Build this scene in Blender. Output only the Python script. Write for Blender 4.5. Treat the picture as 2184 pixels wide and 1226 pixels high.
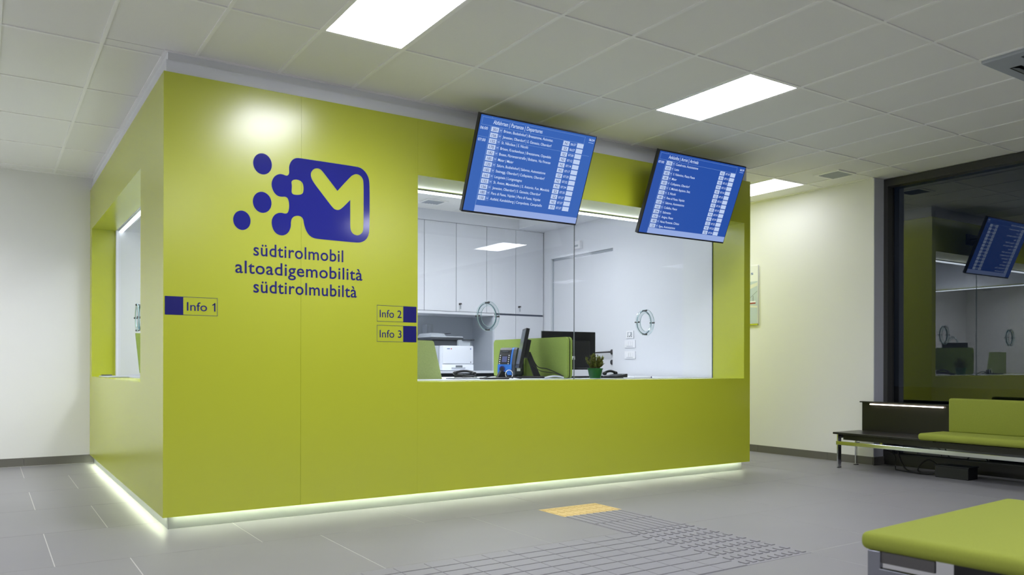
import bpy, bmesh, math, random
from mathutils import Matrix, Vector

random.seed(7)
for _o in list(bpy.data.objects):
    bpy.data.objects.remove(_o)
scene = bpy.context.scene
COL = scene.collection

# ------------------------------------------------------------------ camera, world, exposure
cam_d = bpy.data.cameras.new('camera')
cam = bpy.data.objects.new('camera', cam_d)
COL.objects.link(cam)
scene.camera = cam
cam_d.sensor_fit = 'HORIZONTAL'
cam_d.sensor_width = 36.0
cam_d.lens = 1771.26 / 2184 * 36.0
cam_d.shift_x = (1092 - 1265.90) / 2184
cam_d.shift_y = (777.62 - 613.0) / 2184
cam_d.clip_start = 0.05
cam_d.clip_end = 200
CAMP = Vector((-0.984, -6.310, 1.145))
_yaw, _roll = math.radians(36.257), math.radians(0.126)
_F = Vector((math.sin(_yaw), math.cos(_yaw), 0))
_R0 = Vector((math.cos(_yaw), -math.sin(_yaw), 0))
_U0 = Vector((0, 0, 1))
_R = _R0 * math.cos(_roll) + _U0 * math.sin(_roll)
_U = -_R0 * math.sin(_roll) + _U0 * math.cos(_roll)
cam.matrix_world = Matrix(((_R.x, _U.x, -_F.x, CAMP.x), (_R.y, _U.y, -_F.y, CAMP.y),
                           (_R.z, _U.z, -_F.z, CAMP.z), (0, 0, 0, 1)))
cam_d.dof.use_dof = True
cam_d.dof.focus_distance = 7.6
cam_d.dof.aperture_fstop = 2.8

world = bpy.data.worlds.new('night')
scene.world = world
world.use_nodes = True
world.node_tree.nodes['Background'].inputs[0].default_value = (0.010, 0.014, 0.024, 1)
world.node_tree.nodes['Background'].inputs[1].default_value = 1.0

scene.view_settings.view_transform = 'Standard'
scene.view_settings.look = 'None'
scene.view_settings.gamma = 1.0
scene.view_settings.use_curve_mapping = False
scene.view_settings.exposure = 0.0

PANEL_W = 22.0          # watts of one hall light panel
OFFICE_W = 17.0

# ------------------------------------------------------------------ dimensions
H = 3.291               # hall ceiling
L, D = 5.764, 4.894     # info kiosk footprint
Z0, Z1 = 0.091, 3.147   # green cladding bottom / top
TX, TY = 0.558, 1.116   # ceiling grid
GX, GY = 0.763, -0.954
XL, XR, XG = -3.7, 7.23, 7.47
YB, YF = 4.894, -11.2
WS, WH = 1.000, 2.688   # front window sill / head
WX0, WX1 = 1.864, 5.672
GLY = 0.484             # front glass plane
SY0, SY1 = 1.033, 4.690 # side window
GLX = 0.247
XI = 5.660              # office right wall
YC = 3.990              # cabinet fronts
HO = 3.235              # office ceiling


# ------------------------------------------------------------------ materials
def srgb(r, g, b):
    f = lambda c: (c / 255) / 12.92 if c / 255 <= 0.04045 else ((c / 255 + 0.055) / 1.055) ** 2.4
    return (f(r), f(g), f(b), 1.0)


def mat(name, col, rough=0.5, metal=0.0, spec=0.5, noise=0.0, nscale=30.0, bump=0.0, bscale=200.0, coat=0.0,
        coat_rough=0.1, stretch=None):
    m = bpy.data.materials.new(name)
    m.use_nodes = True
    nt = m.node_tree
    p = nt.nodes['Principled BSDF']
    p.inputs['Base Color'].default_value = col
    p.inputs['Roughness'].default_value = rough
    p.inputs['Metallic'].default_value = metal
    p.inputs['Specular IOR Level'].default_value = spec
    p.inputs['Coat Weight'].default_value = coat
    p.inputs['Coat Roughness'].default_value = coat_rough
    tc = nt.nodes.new('ShaderNodeTexCoord')
    src = tc.outputs['Object']
    if stretch:
        mp = nt.nodes.new('ShaderNodeMapping')
        mp.inputs['Scale'].default_value = stretch
        nt.links.new(src, mp.inputs[0])
        src = mp.outputs[0]
    if noise:
        n = nt.nodes.new('ShaderNodeTexNoise')
        n.inputs['Scale'].default_value = nscale
        n.inputs['Detail'].default_value = 6
        nt.links.new(src, n.inputs['Vector'])
        mx = nt.nodes.new('ShaderNodeMix')
        mx.data_type = 'RGBA'
        mx.inputs['A'].default_value = tuple(c * (1 - noise) for c in col[:3]) + (1,)
        mx.inputs['B'].default_value = tuple(min(1, c * (1 + noise)) for c in col[:3]) + (1,)
        nt.links.new(n.outputs['Fac'], mx.inputs['Factor'])
        nt.links.new(mx.outputs['Result'], p.inputs['Base Color'])
    if bump:
        n2 = nt.nodes.new('ShaderNodeTexNoise')
        n2.inputs['Scale'].default_value = bscale
        n2.inputs['Detail'].default_value = 4
        nt.links.new(src, n2.inputs['Vector'])
        b = nt.nodes.new('ShaderNodeBump')
        b.inputs['Strength'].default_value = bump
        b.inputs['Distance'].default_value = 0.002
        nt.links.new(n2.outputs['Fac'], b.inputs['Height'])
        nt.links.new(b.outputs[0], p.inputs['Normal'])
    return m


def emit(name, col, strength):
    m = bpy.data.materials.new(name)
    m.use_nodes = True
    nt = m.node_tree
    nt.nodes.clear()
    e = nt.nodes.new('ShaderNodeEmission')
    e.inputs[0].default_value = col
    e.inputs[1].default_value = strength
    o = nt.nodes.new('ShaderNodeOutputMaterial')
    nt.links.new(e.outputs[0], o.inputs[0])
    return m


def screen_mat(name, col, strength):
    m = mat(name, (0.01, 0.01, 0.012, 1), 0.25)
    p = m.node_tree.nodes['Principled BSDF']
    p.inputs['Emission Color'].default_value = col
    p.inputs['Emission Strength'].default_value = strength
    return m


def glass_mat(name, tint, f0, graz=1.0):
    """thin pane: clear transmission plus a Schlick Fresnel reflection (f0 = reflectance at normal incidence per face)"""
    m = bpy.data.materials.new(name)
    m.use_nodes = True
    nt = m.node_tree
    nt.nodes.clear()
    t = nt.nodes.new('ShaderNodeBsdfTransparent')
    t.inputs[0].default_value = tint
    g = nt.nodes.new('ShaderNodeBsdfGlossy')
    g.inputs['Roughness'].default_value = 0.0
    geo = nt.nodes.new('ShaderNodeNewGeometry')
    dot = nt.nodes.new('ShaderNodeVectorMath')
    dot.operation = 'DOT_PRODUCT'
    nt.links.new(geo.outputs['Normal'], dot.inputs[0])
    nt.links.new(geo.outputs['Incoming'], dot.inputs[1])

    def op(kind, a, b=None):
        n = nt.nodes.new('ShaderNodeMath')
        n.operation = kind
        for i, v in enumerate((a, b)):
            if v is None:
                continue
            if isinstance(v, (int, float)):
                n.inputs[i].default_value = v
            else:
                nt.links.new(v, n.inputs[i])
        return n.outputs[0]
    c = op('SUBTRACT', 1.0, op('ABSOLUTE', dot.outputs['Value']))
    f = op('ADD', op('MULTIPLY', op('POWER', c, 5.0), (1.0 - f0) * graz), f0)
    mx = nt.nodes.new('ShaderNodeMixShader')
    o = nt.nodes.new('ShaderNodeOutputMaterial')
    nt.links.new(f, mx.inputs[0])
    nt.links.new(t.outputs[0], mx.inputs[1])
    nt.links.new(g.outputs[0], mx.inputs[2])
    nt.links.new(mx.outputs[0], o.inputs[0])
    return m


M = {}
M['green'] = mat('green_laminate', srgb(184, 192, 48), 0.25, spec=1.0, bump=0.04, bscale=60)
M['white'] = mat('white_paint', srgb(233, 233, 230), 0.75, bump=0.06, bscale=260)
M['office_white'] = mat('office_white', srgb(226, 228, 234), 0.6, bump=0.03, bscale=200)
M['bulk'] = mat('bulkhead_white', srgb(232, 234, 236), 0.7)
M['jamb'] = mat('jamb_paint', srgb(196, 198, 206), 0.75)
M['floor'] = mat('grey_porcelain', srgb(130, 129, 130), 0.45, spec=0.4, noise=0.05, nscale=2.2, bump=0.03, bscale=90)
M['grout'] = mat('pale_grout', srgb(205, 203, 198), 0.9)
M['tactile'] = mat('tactile_grey', srgb(132, 131, 134), 0.5, noise=0.10, nscale=350)
M['tact_yellow'] = mat('tactile_yellow', srgb(208, 182, 120), 0.6, noise=0.12, nscale=60)
M['skirt'] = mat('skirting_tile', srgb(104, 102, 96), 0.5, noise=0.06, nscale=6)
M['ctile'] = mat('mineral_tile', srgb(241, 241, 237), 0.9, noise=0.04, nscale=240, bump=0.15, bscale=420)
M['runner'] = mat('ceiling_runner', srgb(250, 250, 247), 0.5)
M['plenum'] = mat('plenum', srgb(90, 90, 88), 0.9)
M['steel'] = mat('brushed_steel', srgb(168, 172, 168), 0.42, 0.35, bump=0.05, bscale=40, stretch=(1, 1, 60))
M['chrome'] = mat('chrome', srgb(222, 224, 228), 0.10, 1.0)
M['chromed'] = mat('dull_chrome', srgb(150, 152, 160), 0.16, 1.0)
M['darksteel'] = mat('dark_steel', srgb(110, 108, 108), 0.3, 1.0)
M['black'] = mat('black_plastic', srgb(24, 25, 28), 0.38)
M['blackp'] = mat('black_panel', srgb(30, 29, 29), 0.30, spec=0.5, noise=0.1, nscale=20)
M['rubber'] = mat('black_rubber', srgb(20, 20, 22), 0.6)
M['grey'] = mat('grey_plastic', srgb(112, 118, 124), 0.5)
M['dkgrey'] = mat('dark_grey_plastic', srgb(62, 66, 72), 0.5)
M['ltgrey'] = mat('light_grey_plastic', srgb(176, 182, 190), 0.45)
M['prn'] = mat('printer_white', srgb(232, 236, 244), 0.4)
M['navy'] = mat('navy_vinyl', srgb(34, 38, 132), 0.10, spec=0.5)
M['navyd'] = mat('navy_print', srgb(28, 28, 104), 0.3)
M['frame'] = mat('window_frame', srgb(62, 62, 60), 0.42)
M['felt'] = mat('green_felt', srgb(138, 158, 84), 0.95, spec=0.1, noise=0.18, nscale=90, bump=0.25, bscale=500)
M['fabric'] = mat('bench_fabric', srgb(140, 149, 60), 0.9, spec=0.2, noise=0.08, nscale=120, bump=0.3, bscale=700)
M['cab'] = mat('cabinet_white', srgb(224, 226, 232), 0.38, spec=0.45)
M['gap'] = mat('cabinet_gap', srgb(96, 102, 120), 0.6)
M['cabin'] = mat('niche_grey', srgb(196, 202, 210), 0.6)
M['blue'] = mat('blue_plastic', srgb(44, 116, 206), 0.35)
M['pot'] = mat('green_pot', srgb(22, 92, 46), 0.35)
M['leaf'] = mat('leaf', srgb(112, 122, 48), 0.7, noise=0.25, nscale=60)
M['stem'] = mat('stem', srgb(120, 92, 60), 0.8)
M['soil'] = mat('soil', srgb(58, 44, 34), 0.95)
M['paper'] = mat('paper', srgb(236, 238, 242), 0.7)
M['glass'] = glass_mat('office_glass', (0.985, 0.992, 0.99, 1), 0.035)
M['arglass'] = glass_mat('coated_glass', (0.985, 0.992, 0.99, 1), 0.02, 0.2)
M['darkglass'] = glass_mat('night_glass', (0.45, 0.5, 0.54, 1), 0.135)
M['acryl'] = glass_mat('acrylic', (0.95, 0.98, 0.98, 1), 0.05)
M['edge'] = mat('glass_edge', srgb(70, 104, 116), 0.15)
M['rim'] = mat('acrylic_rim', srgb(176, 204, 208), 0.1)
M['felt_reflection'] = mat('felt_glass_reflection', srgb(170, 184, 122), 0.95, spec=0.1, noise=0.15, nscale=90, bump=0.25, bscale=500)  # felt paled to paint in the reflection off the front glass
M['panel_lit'] = emit('light_panel', (0.955, 0.965, 1.07, 1), 20.0)
M['panel_lit_c'] = emit('light_panel_dim', (0.955, 0.965, 1.07, 1), 6.0)
M['panel_lit_b'] = emit('office_fill_panel', (0.90, 0.95, 1.02, 1), 11.0)
M['led'] = emit('white_led', (0.86, 0.92, 1.0, 1), 5.0)
M['ledf'] = emit('plinth_led', (0.90, 1.0, 0.68, 1), 85.0)
M['ledw'] = emit('bench_led', (1.0, 0.86, 0.72, 1), 7.0)
M['scr1'] = screen_mat('screen_blue_a', srgb(50, 96, 178), 1.0)
M['scr2'] = screen_mat('screen_blue_b', srgb(36, 78, 164), 1.0)
M['scrtext'] = screen_mat('screen_text', srgb(208, 224, 250), 1.0)
M['scrbox'] = screen_mat('screen_box', srgb(188, 206, 240), 1.0)
M['scrbox2'] = screen_mat('screen_box_dim', srgb(150, 176, 228), 1.0)
M['scrbar'] = screen_mat('screen_bar', srgb(146, 168, 222), 1.0)
M['scrdark'] = screen_mat('screen_dark', srgb(30, 60, 130), 1.0)
M['scrline'] = screen_mat('screen_line', srgb(120, 156, 214), 1.0)
M['lcd'] = screen_mat('small_lcd', srgb(92, 100, 150), 0.8)
M['monscr'] = mat('monitor_screen', srgb(96, 100, 106), 0.25)
M['wht'] = mat('white_switch', srgb(240, 240, 244), 0.4)
M['posterw'] = mat('poster_white', srgb(228, 230, 228), 0.5)
M['posterb'] = mat('poster_blue', srgb(186, 200, 206), 0.5)
M['posterc'] = mat('poster_cream', srgb(222, 222, 206), 0.5)
M['red'] = mat('red_print', srgb(150, 44, 36), 0.5)
M['bluep'] = mat('blue_print', srgb(60, 96, 160), 0.5)
M['redp'] = mat('red_mark', srgb(206, 60, 50), 0.5)
M['asphalt'] = mat('asphalt', srgb(50, 50, 52), 0.9)

# ------------------------------------------------------------------ mesh building
MW = {}                 # world matrix of every object we make


class B:
    """collects geometry for one mesh"""

    def __init__(s):
        s.bm = bmesh.new()

    def box(s, x0, x1, y0, y1, z0, z1, bevel=0.0, seg=2, mtx=None):
        r = bmesh.ops.create_cube(s.bm, size=1.0)
        vs = r['verts']
        for v in vs:
            v.co = Vector(((x0 + x1) / 2 + v.co.x * abs(x1 - x0), (y0 + y1) / 2 + v.co.y * abs(y1 - y0),
                           (z0 + z1) / 2 + v.co.z * abs(z1 - z0)))
        if bevel:
            es = list({e for v in vs for e in v.link_edges})
            rb = bmesh.ops.bevel(s.bm, geom=es, offset=bevel, segments=seg, affect='EDGES', profile=0.5)
            vs = list({v for f in rb['faces'] for v in f.verts} | {v for v in vs if v.is_valid})
        if mtx is not None:
            for v in vs:
                v.co = mtx @ v.co
        return s

    def cyl(s, p0, p1, r0, r1=None, n=16):
        r1 = r0 if r1 is None else r1
        p0, p1 = Vector(p0), Vector(p1)
        d = p1 - p0
        q = d.to_track_quat('Z', 'Y').to_matrix().to_4x4()
        bmesh.ops.create_cone(s.bm, cap_ends=True, segments=n, radius1=r0, radius2=r1, depth=d.length,
                              matrix=Matrix.Translation((p0 + p1) / 2) @ q)
        return s

    def ball(s, c, r, n=12, sc=(1, 1, 1)):
        bmesh.ops.create_uvsphere(s.bm, u_segments=n, v_segments=max(6, n // 2), radius=r,
                                  matrix=Matrix.Translation(c) @ Matrix.Diagonal((*sc, 1)))
        return s

    def tube(s, pts, r, n=8):
        pts = [Vector(p) for p in pts]
        if 3 < len(pts) < 14:          # round the path off with a Catmull-Rom spline
            q = []
            for i in range(len(pts) - 1):
                p0, p1, p2, p3 = pts[max(i - 1, 0)], pts[i], pts[i + 1], pts[min(i + 2, len(pts) - 1)]
                for k in range(6):
                    t = k / 6
                    q.append(0.5 * (2 * p1 + (p2 - p0) * t + (2 * p0 - 5 * p1 + 4 * p2 - p3) * t * t + (3 * p1 - p0 - 3 * p2 + p3) * t ** 3))
            pts = q + [pts[-1]]
        rings = []
        for i, p in enumerate(pts):
            t = (pts[min(i + 1, len(pts) - 1)] - pts[max(i - 1, 0)]).normalized()
            q = t.to_track_quat('Z', 'Y')
            rings.append([s.bm.verts.new(p + q @ Vector((math.cos(a) * r, math.sin(a) * r, 0)))
                          for a in (2 * math.pi * k / n for k in range(n))])
        for a, b in zip(rings, rings[1:]):
            for k in range(n):
                s.bm.faces.new((a[k], a[(k + 1) % n], b[(k + 1) % n], b[k]))
        s.bm.faces.new(rings[0][::-1])
        s.bm.faces.new(rings[-1])
        return s

    def prism(s, pts, axis, a0, a1):
        """extrude a closed 2D outline along an axis; pts are the two other coordinates in xyz order"""
        def P(p, a):
            return Vector((a, p[0], p[1])) if axis == 0 else Vector((p[0], a, p[1])) if axis == 1 else Vector((p[0], p[1], a))
        va = [s.bm.verts.new(P(p, a0)) for p in pts]
        vb = [s.bm.verts.new(P(p, a1)) for p in pts]
        s.bm.faces.new(va)
        s.bm.faces.new(vb[::-1])
        n = len(pts)
        for i in range(n):
            s.bm.faces.new((va[i], vb[i], vb[(i + 1) % n], va[(i + 1) % n]))
        return s

    def lathe(s, c, prof, n=20):
        """revolve (r, z) profile about the vertical axis through c"""
        rings = []
        for r, z in prof:
            rings.append([s.bm.verts.new(Vector(c) + Vector((math.cos(a) * r, math.sin(a) * r, z)))
                          for a in (2 * math.pi * k / n for k in range(n))])
        for a, b in zip(rings, rings[1:]):
            for k in range(n):
                s.bm.faces.new((a[k], a[(k + 1) % n], b[(k + 1) % n], b[k]))
        s.bm.faces.new(rings[0][::-1])
        s.bm.faces.new(rings[-1])
        return s

    def annulus(s, c, rx, rz, ix, iz, y0, y1, n=48):
        """elliptic ring plate standing in an XZ plane"""
        R = []
        for (ax, az, y) in ((rx, rz, y0), (rx, rz, y1), (ix, iz, y1), (ix, iz, y0)):
            R.append([s.bm.verts.new(Vector((c[0] + math.cos(t) * ax, y, c[2] + math.sin(t) * az)))
                      for t in (2 * math.pi * k / n for k in range(n))])
        for i in range(4):
            a, b = R[i], R[(i + 1) % 4]
            for k in range(n):
                s.bm.faces.new((a[k], a[(k + 1) % n], b[(k + 1) % n], b[k]))
        return s

    def add_mesh(s, verts, faces):
        vs = [s.bm.verts.new(v) for v in verts]
        for f in faces:
            try:
                s.bm.faces.new([vs[i] for i in f])
            except ValueError:
                pass
        return s


def link(name, data, parent=None):
    o = bpy.data.objects.new(name, data)
    COL.objects.link(o)
    if parent is not None:
        o.parent = parent
        MW[o.name] = MW[parent.name].copy()
    else:
        MW[o.name] = Matrix.Identity(4)
    return o


def tag(o, label=None, cat=None, group=None, kind=None):
    if label:
        o['label'] = label
    if cat:
        o['category'] = cat
    if group:
        o['group'] = group
    if kind:
        o['kind'] = kind
    return o


def thing(name, label, cat, loc=(0, 0, 0), rot=(0, 0, 0), group=None, kind=None):
    o = bpy.data.objects.new(name, None)
    o.empty_display_size = 0.05
    COL.objects.link(o)
    o.location = loc
    o.rotation_euler = rot
    from mathutils import Euler
    MW[o.name] = Matrix.Translation(loc) @ Euler(rot).to_matrix().to_4x4()
    tag(o, label, cat, group, kind)
    return o


def obj(name, b, m, parent=None, local=False, smooth=False, label=None, kind=None):
    """one mesh object; geometry is given in world space unless local"""
    bmesh.ops.recalc_face_normals(b.bm, faces=b.bm.faces)
    if parent is not None and not local:
        b.bm.transform(MW[parent.name].inverted())
    me = bpy.data.meshes.new(name)
    b.bm.to_mesh(me)
    b.bm.free()
    me.materials.append(M[m] if isinstance(m, str) else m)
    if smooth:
        me.polygons.foreach_set('use_smooth', [True] * len(me.polygons))
        try:
            me.set_sharp_from_angle(angle=math.radians(40))
        except Exception:
            pass
    o = link(name, me, parent)
    tag(o, label, kind=kind)
    return o


def struct(name, b, m, label=None, parent=None):
    o = obj(name, b, m, parent)
    if parent is None:
        o['kind'] = 'structure'
        if label:
            o['label'] = label
    return o


_font_cache = {}


def text_geo(s, res=3, bold=0.012, space=1.0):
    if (s, bold) in _font_cache:
        return _font_cache[(s, bold)]
    cu = bpy.data.curves.new('t', 'FONT')
    cu.body = s
    cu.size = 1.0
    cu.offset = bold
    cu.space_character = space
    cu.resolution_u = res
    to = bpy.data.objects.new('t', cu)
    COL.objects.link(to)
    dg = bpy.context.evaluated_depsgraph_get()
    me = bpy.data.meshes.new_from_object(to.evaluated_get(dg))
    vs = [tuple(v.co) for v in me.vertices]
    fs = [tuple(p.vertices) for p in me.polygons]
    bpy.data.objects.remove(to)
    bpy.data.curves.remove(cu)
    bpy.data.meshes.remove(me)
    xs = [v[0] for v in vs]
    r = (vs, fs, min(xs), max(xs))
    _font_cache[(s, bold)] = r
    return r


_c = text_geo('H')
CAP = max(v[1] for v in _c[0])


def put_text(b, s, fn, x, y, cap, width=None, res=3, squeeze=1.0, bold=0.012, space=1.0):
    """fn maps (u right, v up) to a 3D point; cap = capital height, width = total width (or natural*squeeze)"""
    vs, fs, a, c = text_geo(s, res, bold, space)
    sy = cap / CAP
    sx = width / (c - a) if width else sy * squeeze
    b.add_mesh([fn(x + (v[0] - a) * sx, y + v[1] * sy) for v in vs], fs)
    return (c - a) * sx


def smooth_loop(pts, it=3):
    for _ in range(it):
        q = []
        n = len(pts)
        for i in range(n):
            a, c = pts[i], pts[(i + 1) % n]
            q.append((a[0] * .75 + c[0] * .25, a[1] * .75 + c[1] * .25))
            q.append((a[0] * .25 + c[0] * .75, a[1] * .25 + c[1] * .75))
        pts = q
    return pts


def filled(loops):
    """fill 2D loops (even-odd) with the curve filler; returns verts, faces"""
    cu = bpy.data.curves.new('f', 'CURVE')
    cu.dimensions = '2D'
    cu.fill_mode = 'FRONT'
    for lp in loops:
        sp = cu.splines.new('POLY')
        sp.points.add(len(lp) - 1)
        for p, (x, y) in zip(sp.points, lp):
            p.co = (x, y, 0, 1)
        sp.use_cyclic_u = True
    to = bpy.data.objects.new('f', cu)
    COL.objects.link(to)
    dg = bpy.context.evaluated_depsgraph_get()
    me = bpy.data.meshes.new_from_object(to.evaluated_get(dg))
    vs = [tuple(v.co) for v in me.vertices]
    fs = [tuple(p.vertices) for p in me.polygons]
    bpy.data.objects.remove(to)
    bpy.data.curves.remove(cu)
    bpy.data.meshes.remove(me)
    return vs, fs


# ================================================================== STRUCTURE
# ---- floor: porcelain tiles in a running bond with pale joints
floor = struct('floor', B().box(XL, XG + 0.2, YF, YB + 0.1, -0.06, -0.0008), 'grout', 'grey porcelain tiled floor of the waiting hall')
FT = 1.122
_fm = None
k0 = int((YF + 0.742) // FT) - 1
for k in range(k0, 6):
    y0 = -0.742 + FT * (k - 1)
    y1 = y0 + FT
    if y1 < YF or y0 > YB:
        continue
    off = -0.288 if k % 2 == 0 else -0.662
    n0 = int((XL - off) // FT) - 1
    for n in range(n0, 10):
        x0 = off + FT * n
        x1 = x0 + FT
        a0, a1 = max(x0, XL), min(x1, XG + 0.2)
        c0, c1 = max(y0, YF), min(y1, YB)
        if a1 - a0 < 0.02 or c1 - c0 < 0.02:
            continue
        g = 0.0022
        if a0 == x0 and a1 == x1 and c0 == y0 and c1 == y1:
            if _fm is None:
                t = obj('tile', B().box(g, FT - g, g, FT - g, -0.02, 0.0), 'floor', floor, local=True)
                _fm = t.data
            else:
                t = link('tile', _fm, floor)
            t.location = (x0, y0, 0)
        else:
            obj('tile', B().box(a0 + g, a1 - g, c0 + g, c1 - g, -0.02, 0.0), 'floor', floor)

# ---- tactile paving let into the floor
def tactile(name, x0, y0, kind, m):
    g = 0.0015
    t = obj(name, B().box(x0 + g, x0 + TX - g, y0 + g, y0 + 0.372 - g, -0.004, 0.0012), m, floor)
    b = B()
    if kind == 'blocks':        # three bars, each cut into three, running along X
        for i in range(3):
            for j in range(3):
                b.box(x0 + 0.186 * i + 0.002, x0 + 0.186 * (i + 1) - 0.002,
                      y0 + 0.124 * j + 0.006, y0 + 0.124 * (j + 1) - 0.006, 0.0, 0.0045)
    elif kind == 'bars':        # bars running along Y
        for i in range(9):
            b.box(x0 + 0.062 * i + 0.012, x0 + 0.062 * (i + 1) - 0.012, y0 + 0.006, y0 + 0.366, 0.0, 0.0045)
    else:                       # truncated studs
        hh = 0.0060 if m == 'tactile' else 0.0035
        for i in range(9):
            for j in range(3):
                cx, cy = x0 + 0.062 * (i + 0.5), y0 + 0.124 * (j + 0.5)
                b.prism([(cx - .017, cy - .030), (cx + .017, cy - .030), (cx + .017, cy + .030), (cx - .017, cy + .030)], 2, 0.0, hh)
    p = obj('raised_bars' if kind in ('blocks', 'bars') else 'raised_studs', b, m, t, kind='stuff')
    return t


tactile('tactile_tile', 2.534, -1.150, 'studs', 'tact_yellow')['label'] = 'yellow tactile tile with raised studs'
for j in range(2):
    tactile('tactile_tile', 2.534, -1.150 - 0.372 * (j + 1), 'bars', 'tactile')
for j in range(3):
    tactile('tactile_tile', 2.534, -1.894 - 0.372 * (j + 1), 'studs', 'tactile')
    for i in range(6):
        tactile('tactile_tile', 2.534 - TX * (i + 1), -1.894 - 0.372 * (j + 1), 'blocks', 'tactile')

# ---- walls
struct('wall_back', B().box(XL - 0.1, XR + 0.6, YB, YB + 0.12, 0, H + 0.1), 'white')
struct('wall_left', B().box(XL - 0.12, XL, YF, YB, 0, H + 0.1), 'white')
struct('wall_front', B().box(XL - 0.1, XG + 0.3, YF - 0.12, YF, 0, H + 0.1), 'frame')  # unseen wall behind the camera, coloured dark to cut ambient light
wall_r = struct('wall_right', B().box(XR, XR + 0.30, -0.535, YB, 0, H + 0.1), 'white')
# painted return of the wall beside the big window
struct('trim_1', B().box(XR + 0.004, XG - 0.05, -0.541, -0.535, 0.0, H), 'jamb')
struct('wall_right_sill', B().box(XR + 0.2, XG + 0.2, YF, -0.535, 0, 0.045), 'frame')

# skirting tiles
def skirt(name, x0, x1, y0, y1, along):
    b = struct(name, B().box(x0, x1, y0, y1, 0.0, 0.004), 'grout')
    lo, hi = (x0, x1) if along == 'x' else (y0, y1)
    a = lo
    first = (-0.629 - lo) % FT if along == 'x' else (1.22 - lo) % FT
    cuts = [lo] + [lo + first + FT * i for i in range(20) if lo + first + FT * i < hi - 0.05] + [hi]
    for c0, c1 in zip(cuts, cuts[1:]):
        if along == 'x':
            obj('skirting_tile', B().box(c0 + .0015, c1 - .0015, y0, y1, 0.002, 0.094), 'skirt', b)
        else:
            obj('skirting_tile', B().box(x0, x1, c0 + .0015, c1 - .0015, 0.002, 0.094), 'skirt', b)


skirt('baseboard_back', XL, 0.035, YB - 0.012, YB, 'x')
skirt('baseboard_right', XR - 0.012, XR, -0.535, YB, 'y')
skirt('baseboard_left', XL, XL + 0.012, YF, YB, 'y')
struct('baseboard_return', B().box(XR - 0.012, XG - 0.05, -0.552, -0.541, 0, 0.094), 'skirt')

# ---- ceiling: mineral tiles on a visible grid
ceil = struct('ceiling', B().box(XL, XG + 0.3, YF, YB, H + 0.05, H + 0.1), 'plenum', 'suspended ceiling of pale mineral tiles')
LIGHTS = []                     # (ix, iy) of every light panel: tile columns / rows
for ix, iy in ((0, -1), (5, -1), (10, 1), (0, -5), (5, -5), (10, -5), (5, -9), (-6, -1), (-5, -5), (-6, 3), (10, 3)):  # left corridor and rear right panels are unseen, added to brighten side and walls
    LIGHTS.append((ix, iy))
VENT = (10, 0)
AC = {(7, -3), (8, -3)}
XS = [GX + TX * i for i in range(-10, 13)]
YS = [GY + TY * j for j in range(-10, 7)]
R = 0.0112                      # half width of a grid runner
_ct = None
KF = (0.03, L - 0.03, 0.03)     # bulkhead footprint


def ceil_tile(x0, x1, y0, y1):
    global _ct
    if x1 - x0 < 0.03 or y1 - y0 < 0.03:
        return
    if abs(x1 - x0 - TX) < 1e-4 and abs(y1 - y0 - TY) < 1e-4:
        if _ct is None:
            t = obj('ceiling_tile', B().box(0.004, TX - 0.004, 0.004, TY - 0.004, 0.007, 0.022), 'ctile', ceil, local=True)
            _ct = t.data
        else:
            t = link('ceiling_tile', _ct, ceil)
        t.location = (x0, y0, H)
    else:
        obj('ceiling_tile', B().box(x0 + .004, x1 - .004, y0 + .004, y1 - .004, H + 0.007, H + 0.022), 'ctile', ceil)


for i in range(len(XS) - 1):
    for j in range(len(YS) - 1):
        ix, iy = i - 10, j - 10
        if (ix, iy) in LIGHTS or (ix, iy) in AC:
            continue
        x0, x1, y0, y1 = max(XS[i], XL), min(XS[i + 1], XG), max(YS[j], YF), min(YS[j + 1], YB)
        if x1 <= x0 or y1 <= y0:
            continue
        if y0 >= KF[2] and x0 >= KF[0] and x1 <= KF[1]:
            continue            # inside the kiosk
        if x0 < KF[1] and x1 > KF[0] and y1 > KF[2]:
            # cut around the bulkhead
            if y0 < KF[2]:
                ceil_tile(x0, x1, y0, KF[2])
            if x0 < KF[0]:
                ceil_tile(x0, KF[0], max(y0, KF[2]), y1)
            if x1 > KF[1]:
                ceil_tile(KF[1], x1, max(y0, KF[2]), y1)
        elif x1 > XR and y1 > -0.535:
            ceil_tile(x0, min(x1, XR), max(y0, -0.535), y1)
            if y0 < -0.535:
                ceil_tile(x0, x1, y0, -0.535)
        else:
            ceil_tile(x0, x1, y0, y1)
for x in XS:
    if XL < x < XG:
        y1 = YB if (x < 0.02 or x > L - 0.02) else 0.02
        if x > XR:
            y1 = -0.535
        obj('grid_runner', B().box(x - R, x + R, YF, y1, H, H + 0.03), 'runner', ceil)
for y in YS:
    if YF < y < YB:
        segs = [(XL, XG if y < -0.5 else XR)] if y < 0.02 else [(XL, 0.02), (L - 0.02, XR)]
        for a, c in segs:
            obj('grid_runner', B().box(a, c, y - R, y + R, H + 0.0006, H + 0.03), 'runner', ceil)
# angle trim where the tiles meet walls and bulkhead
struct('trim_2', B().box(0.008, L - 0.01, 0.008, 0.03, H - 0.002, H + 0.02), 'runner')
struct('trim_3', B().box(0.008, 0.03, 0.03, YB, H - 0.0022, H + 0.02), 'runner')
struct('trim_4', B().box(XL, 0.008, YB - 0.022, YB, H - 0.002, H + 0.02), 'runner')
struct('trim_5', B().box(XR - 0.022, XR, -0.535, YB, H - 0.002, H + 0.02), 'runner')
struct('trim_6', B().box(L - 0.03, L - 0.008, 0.03, YB, H - 0.0022, H + 0.02), 'runner')

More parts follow.
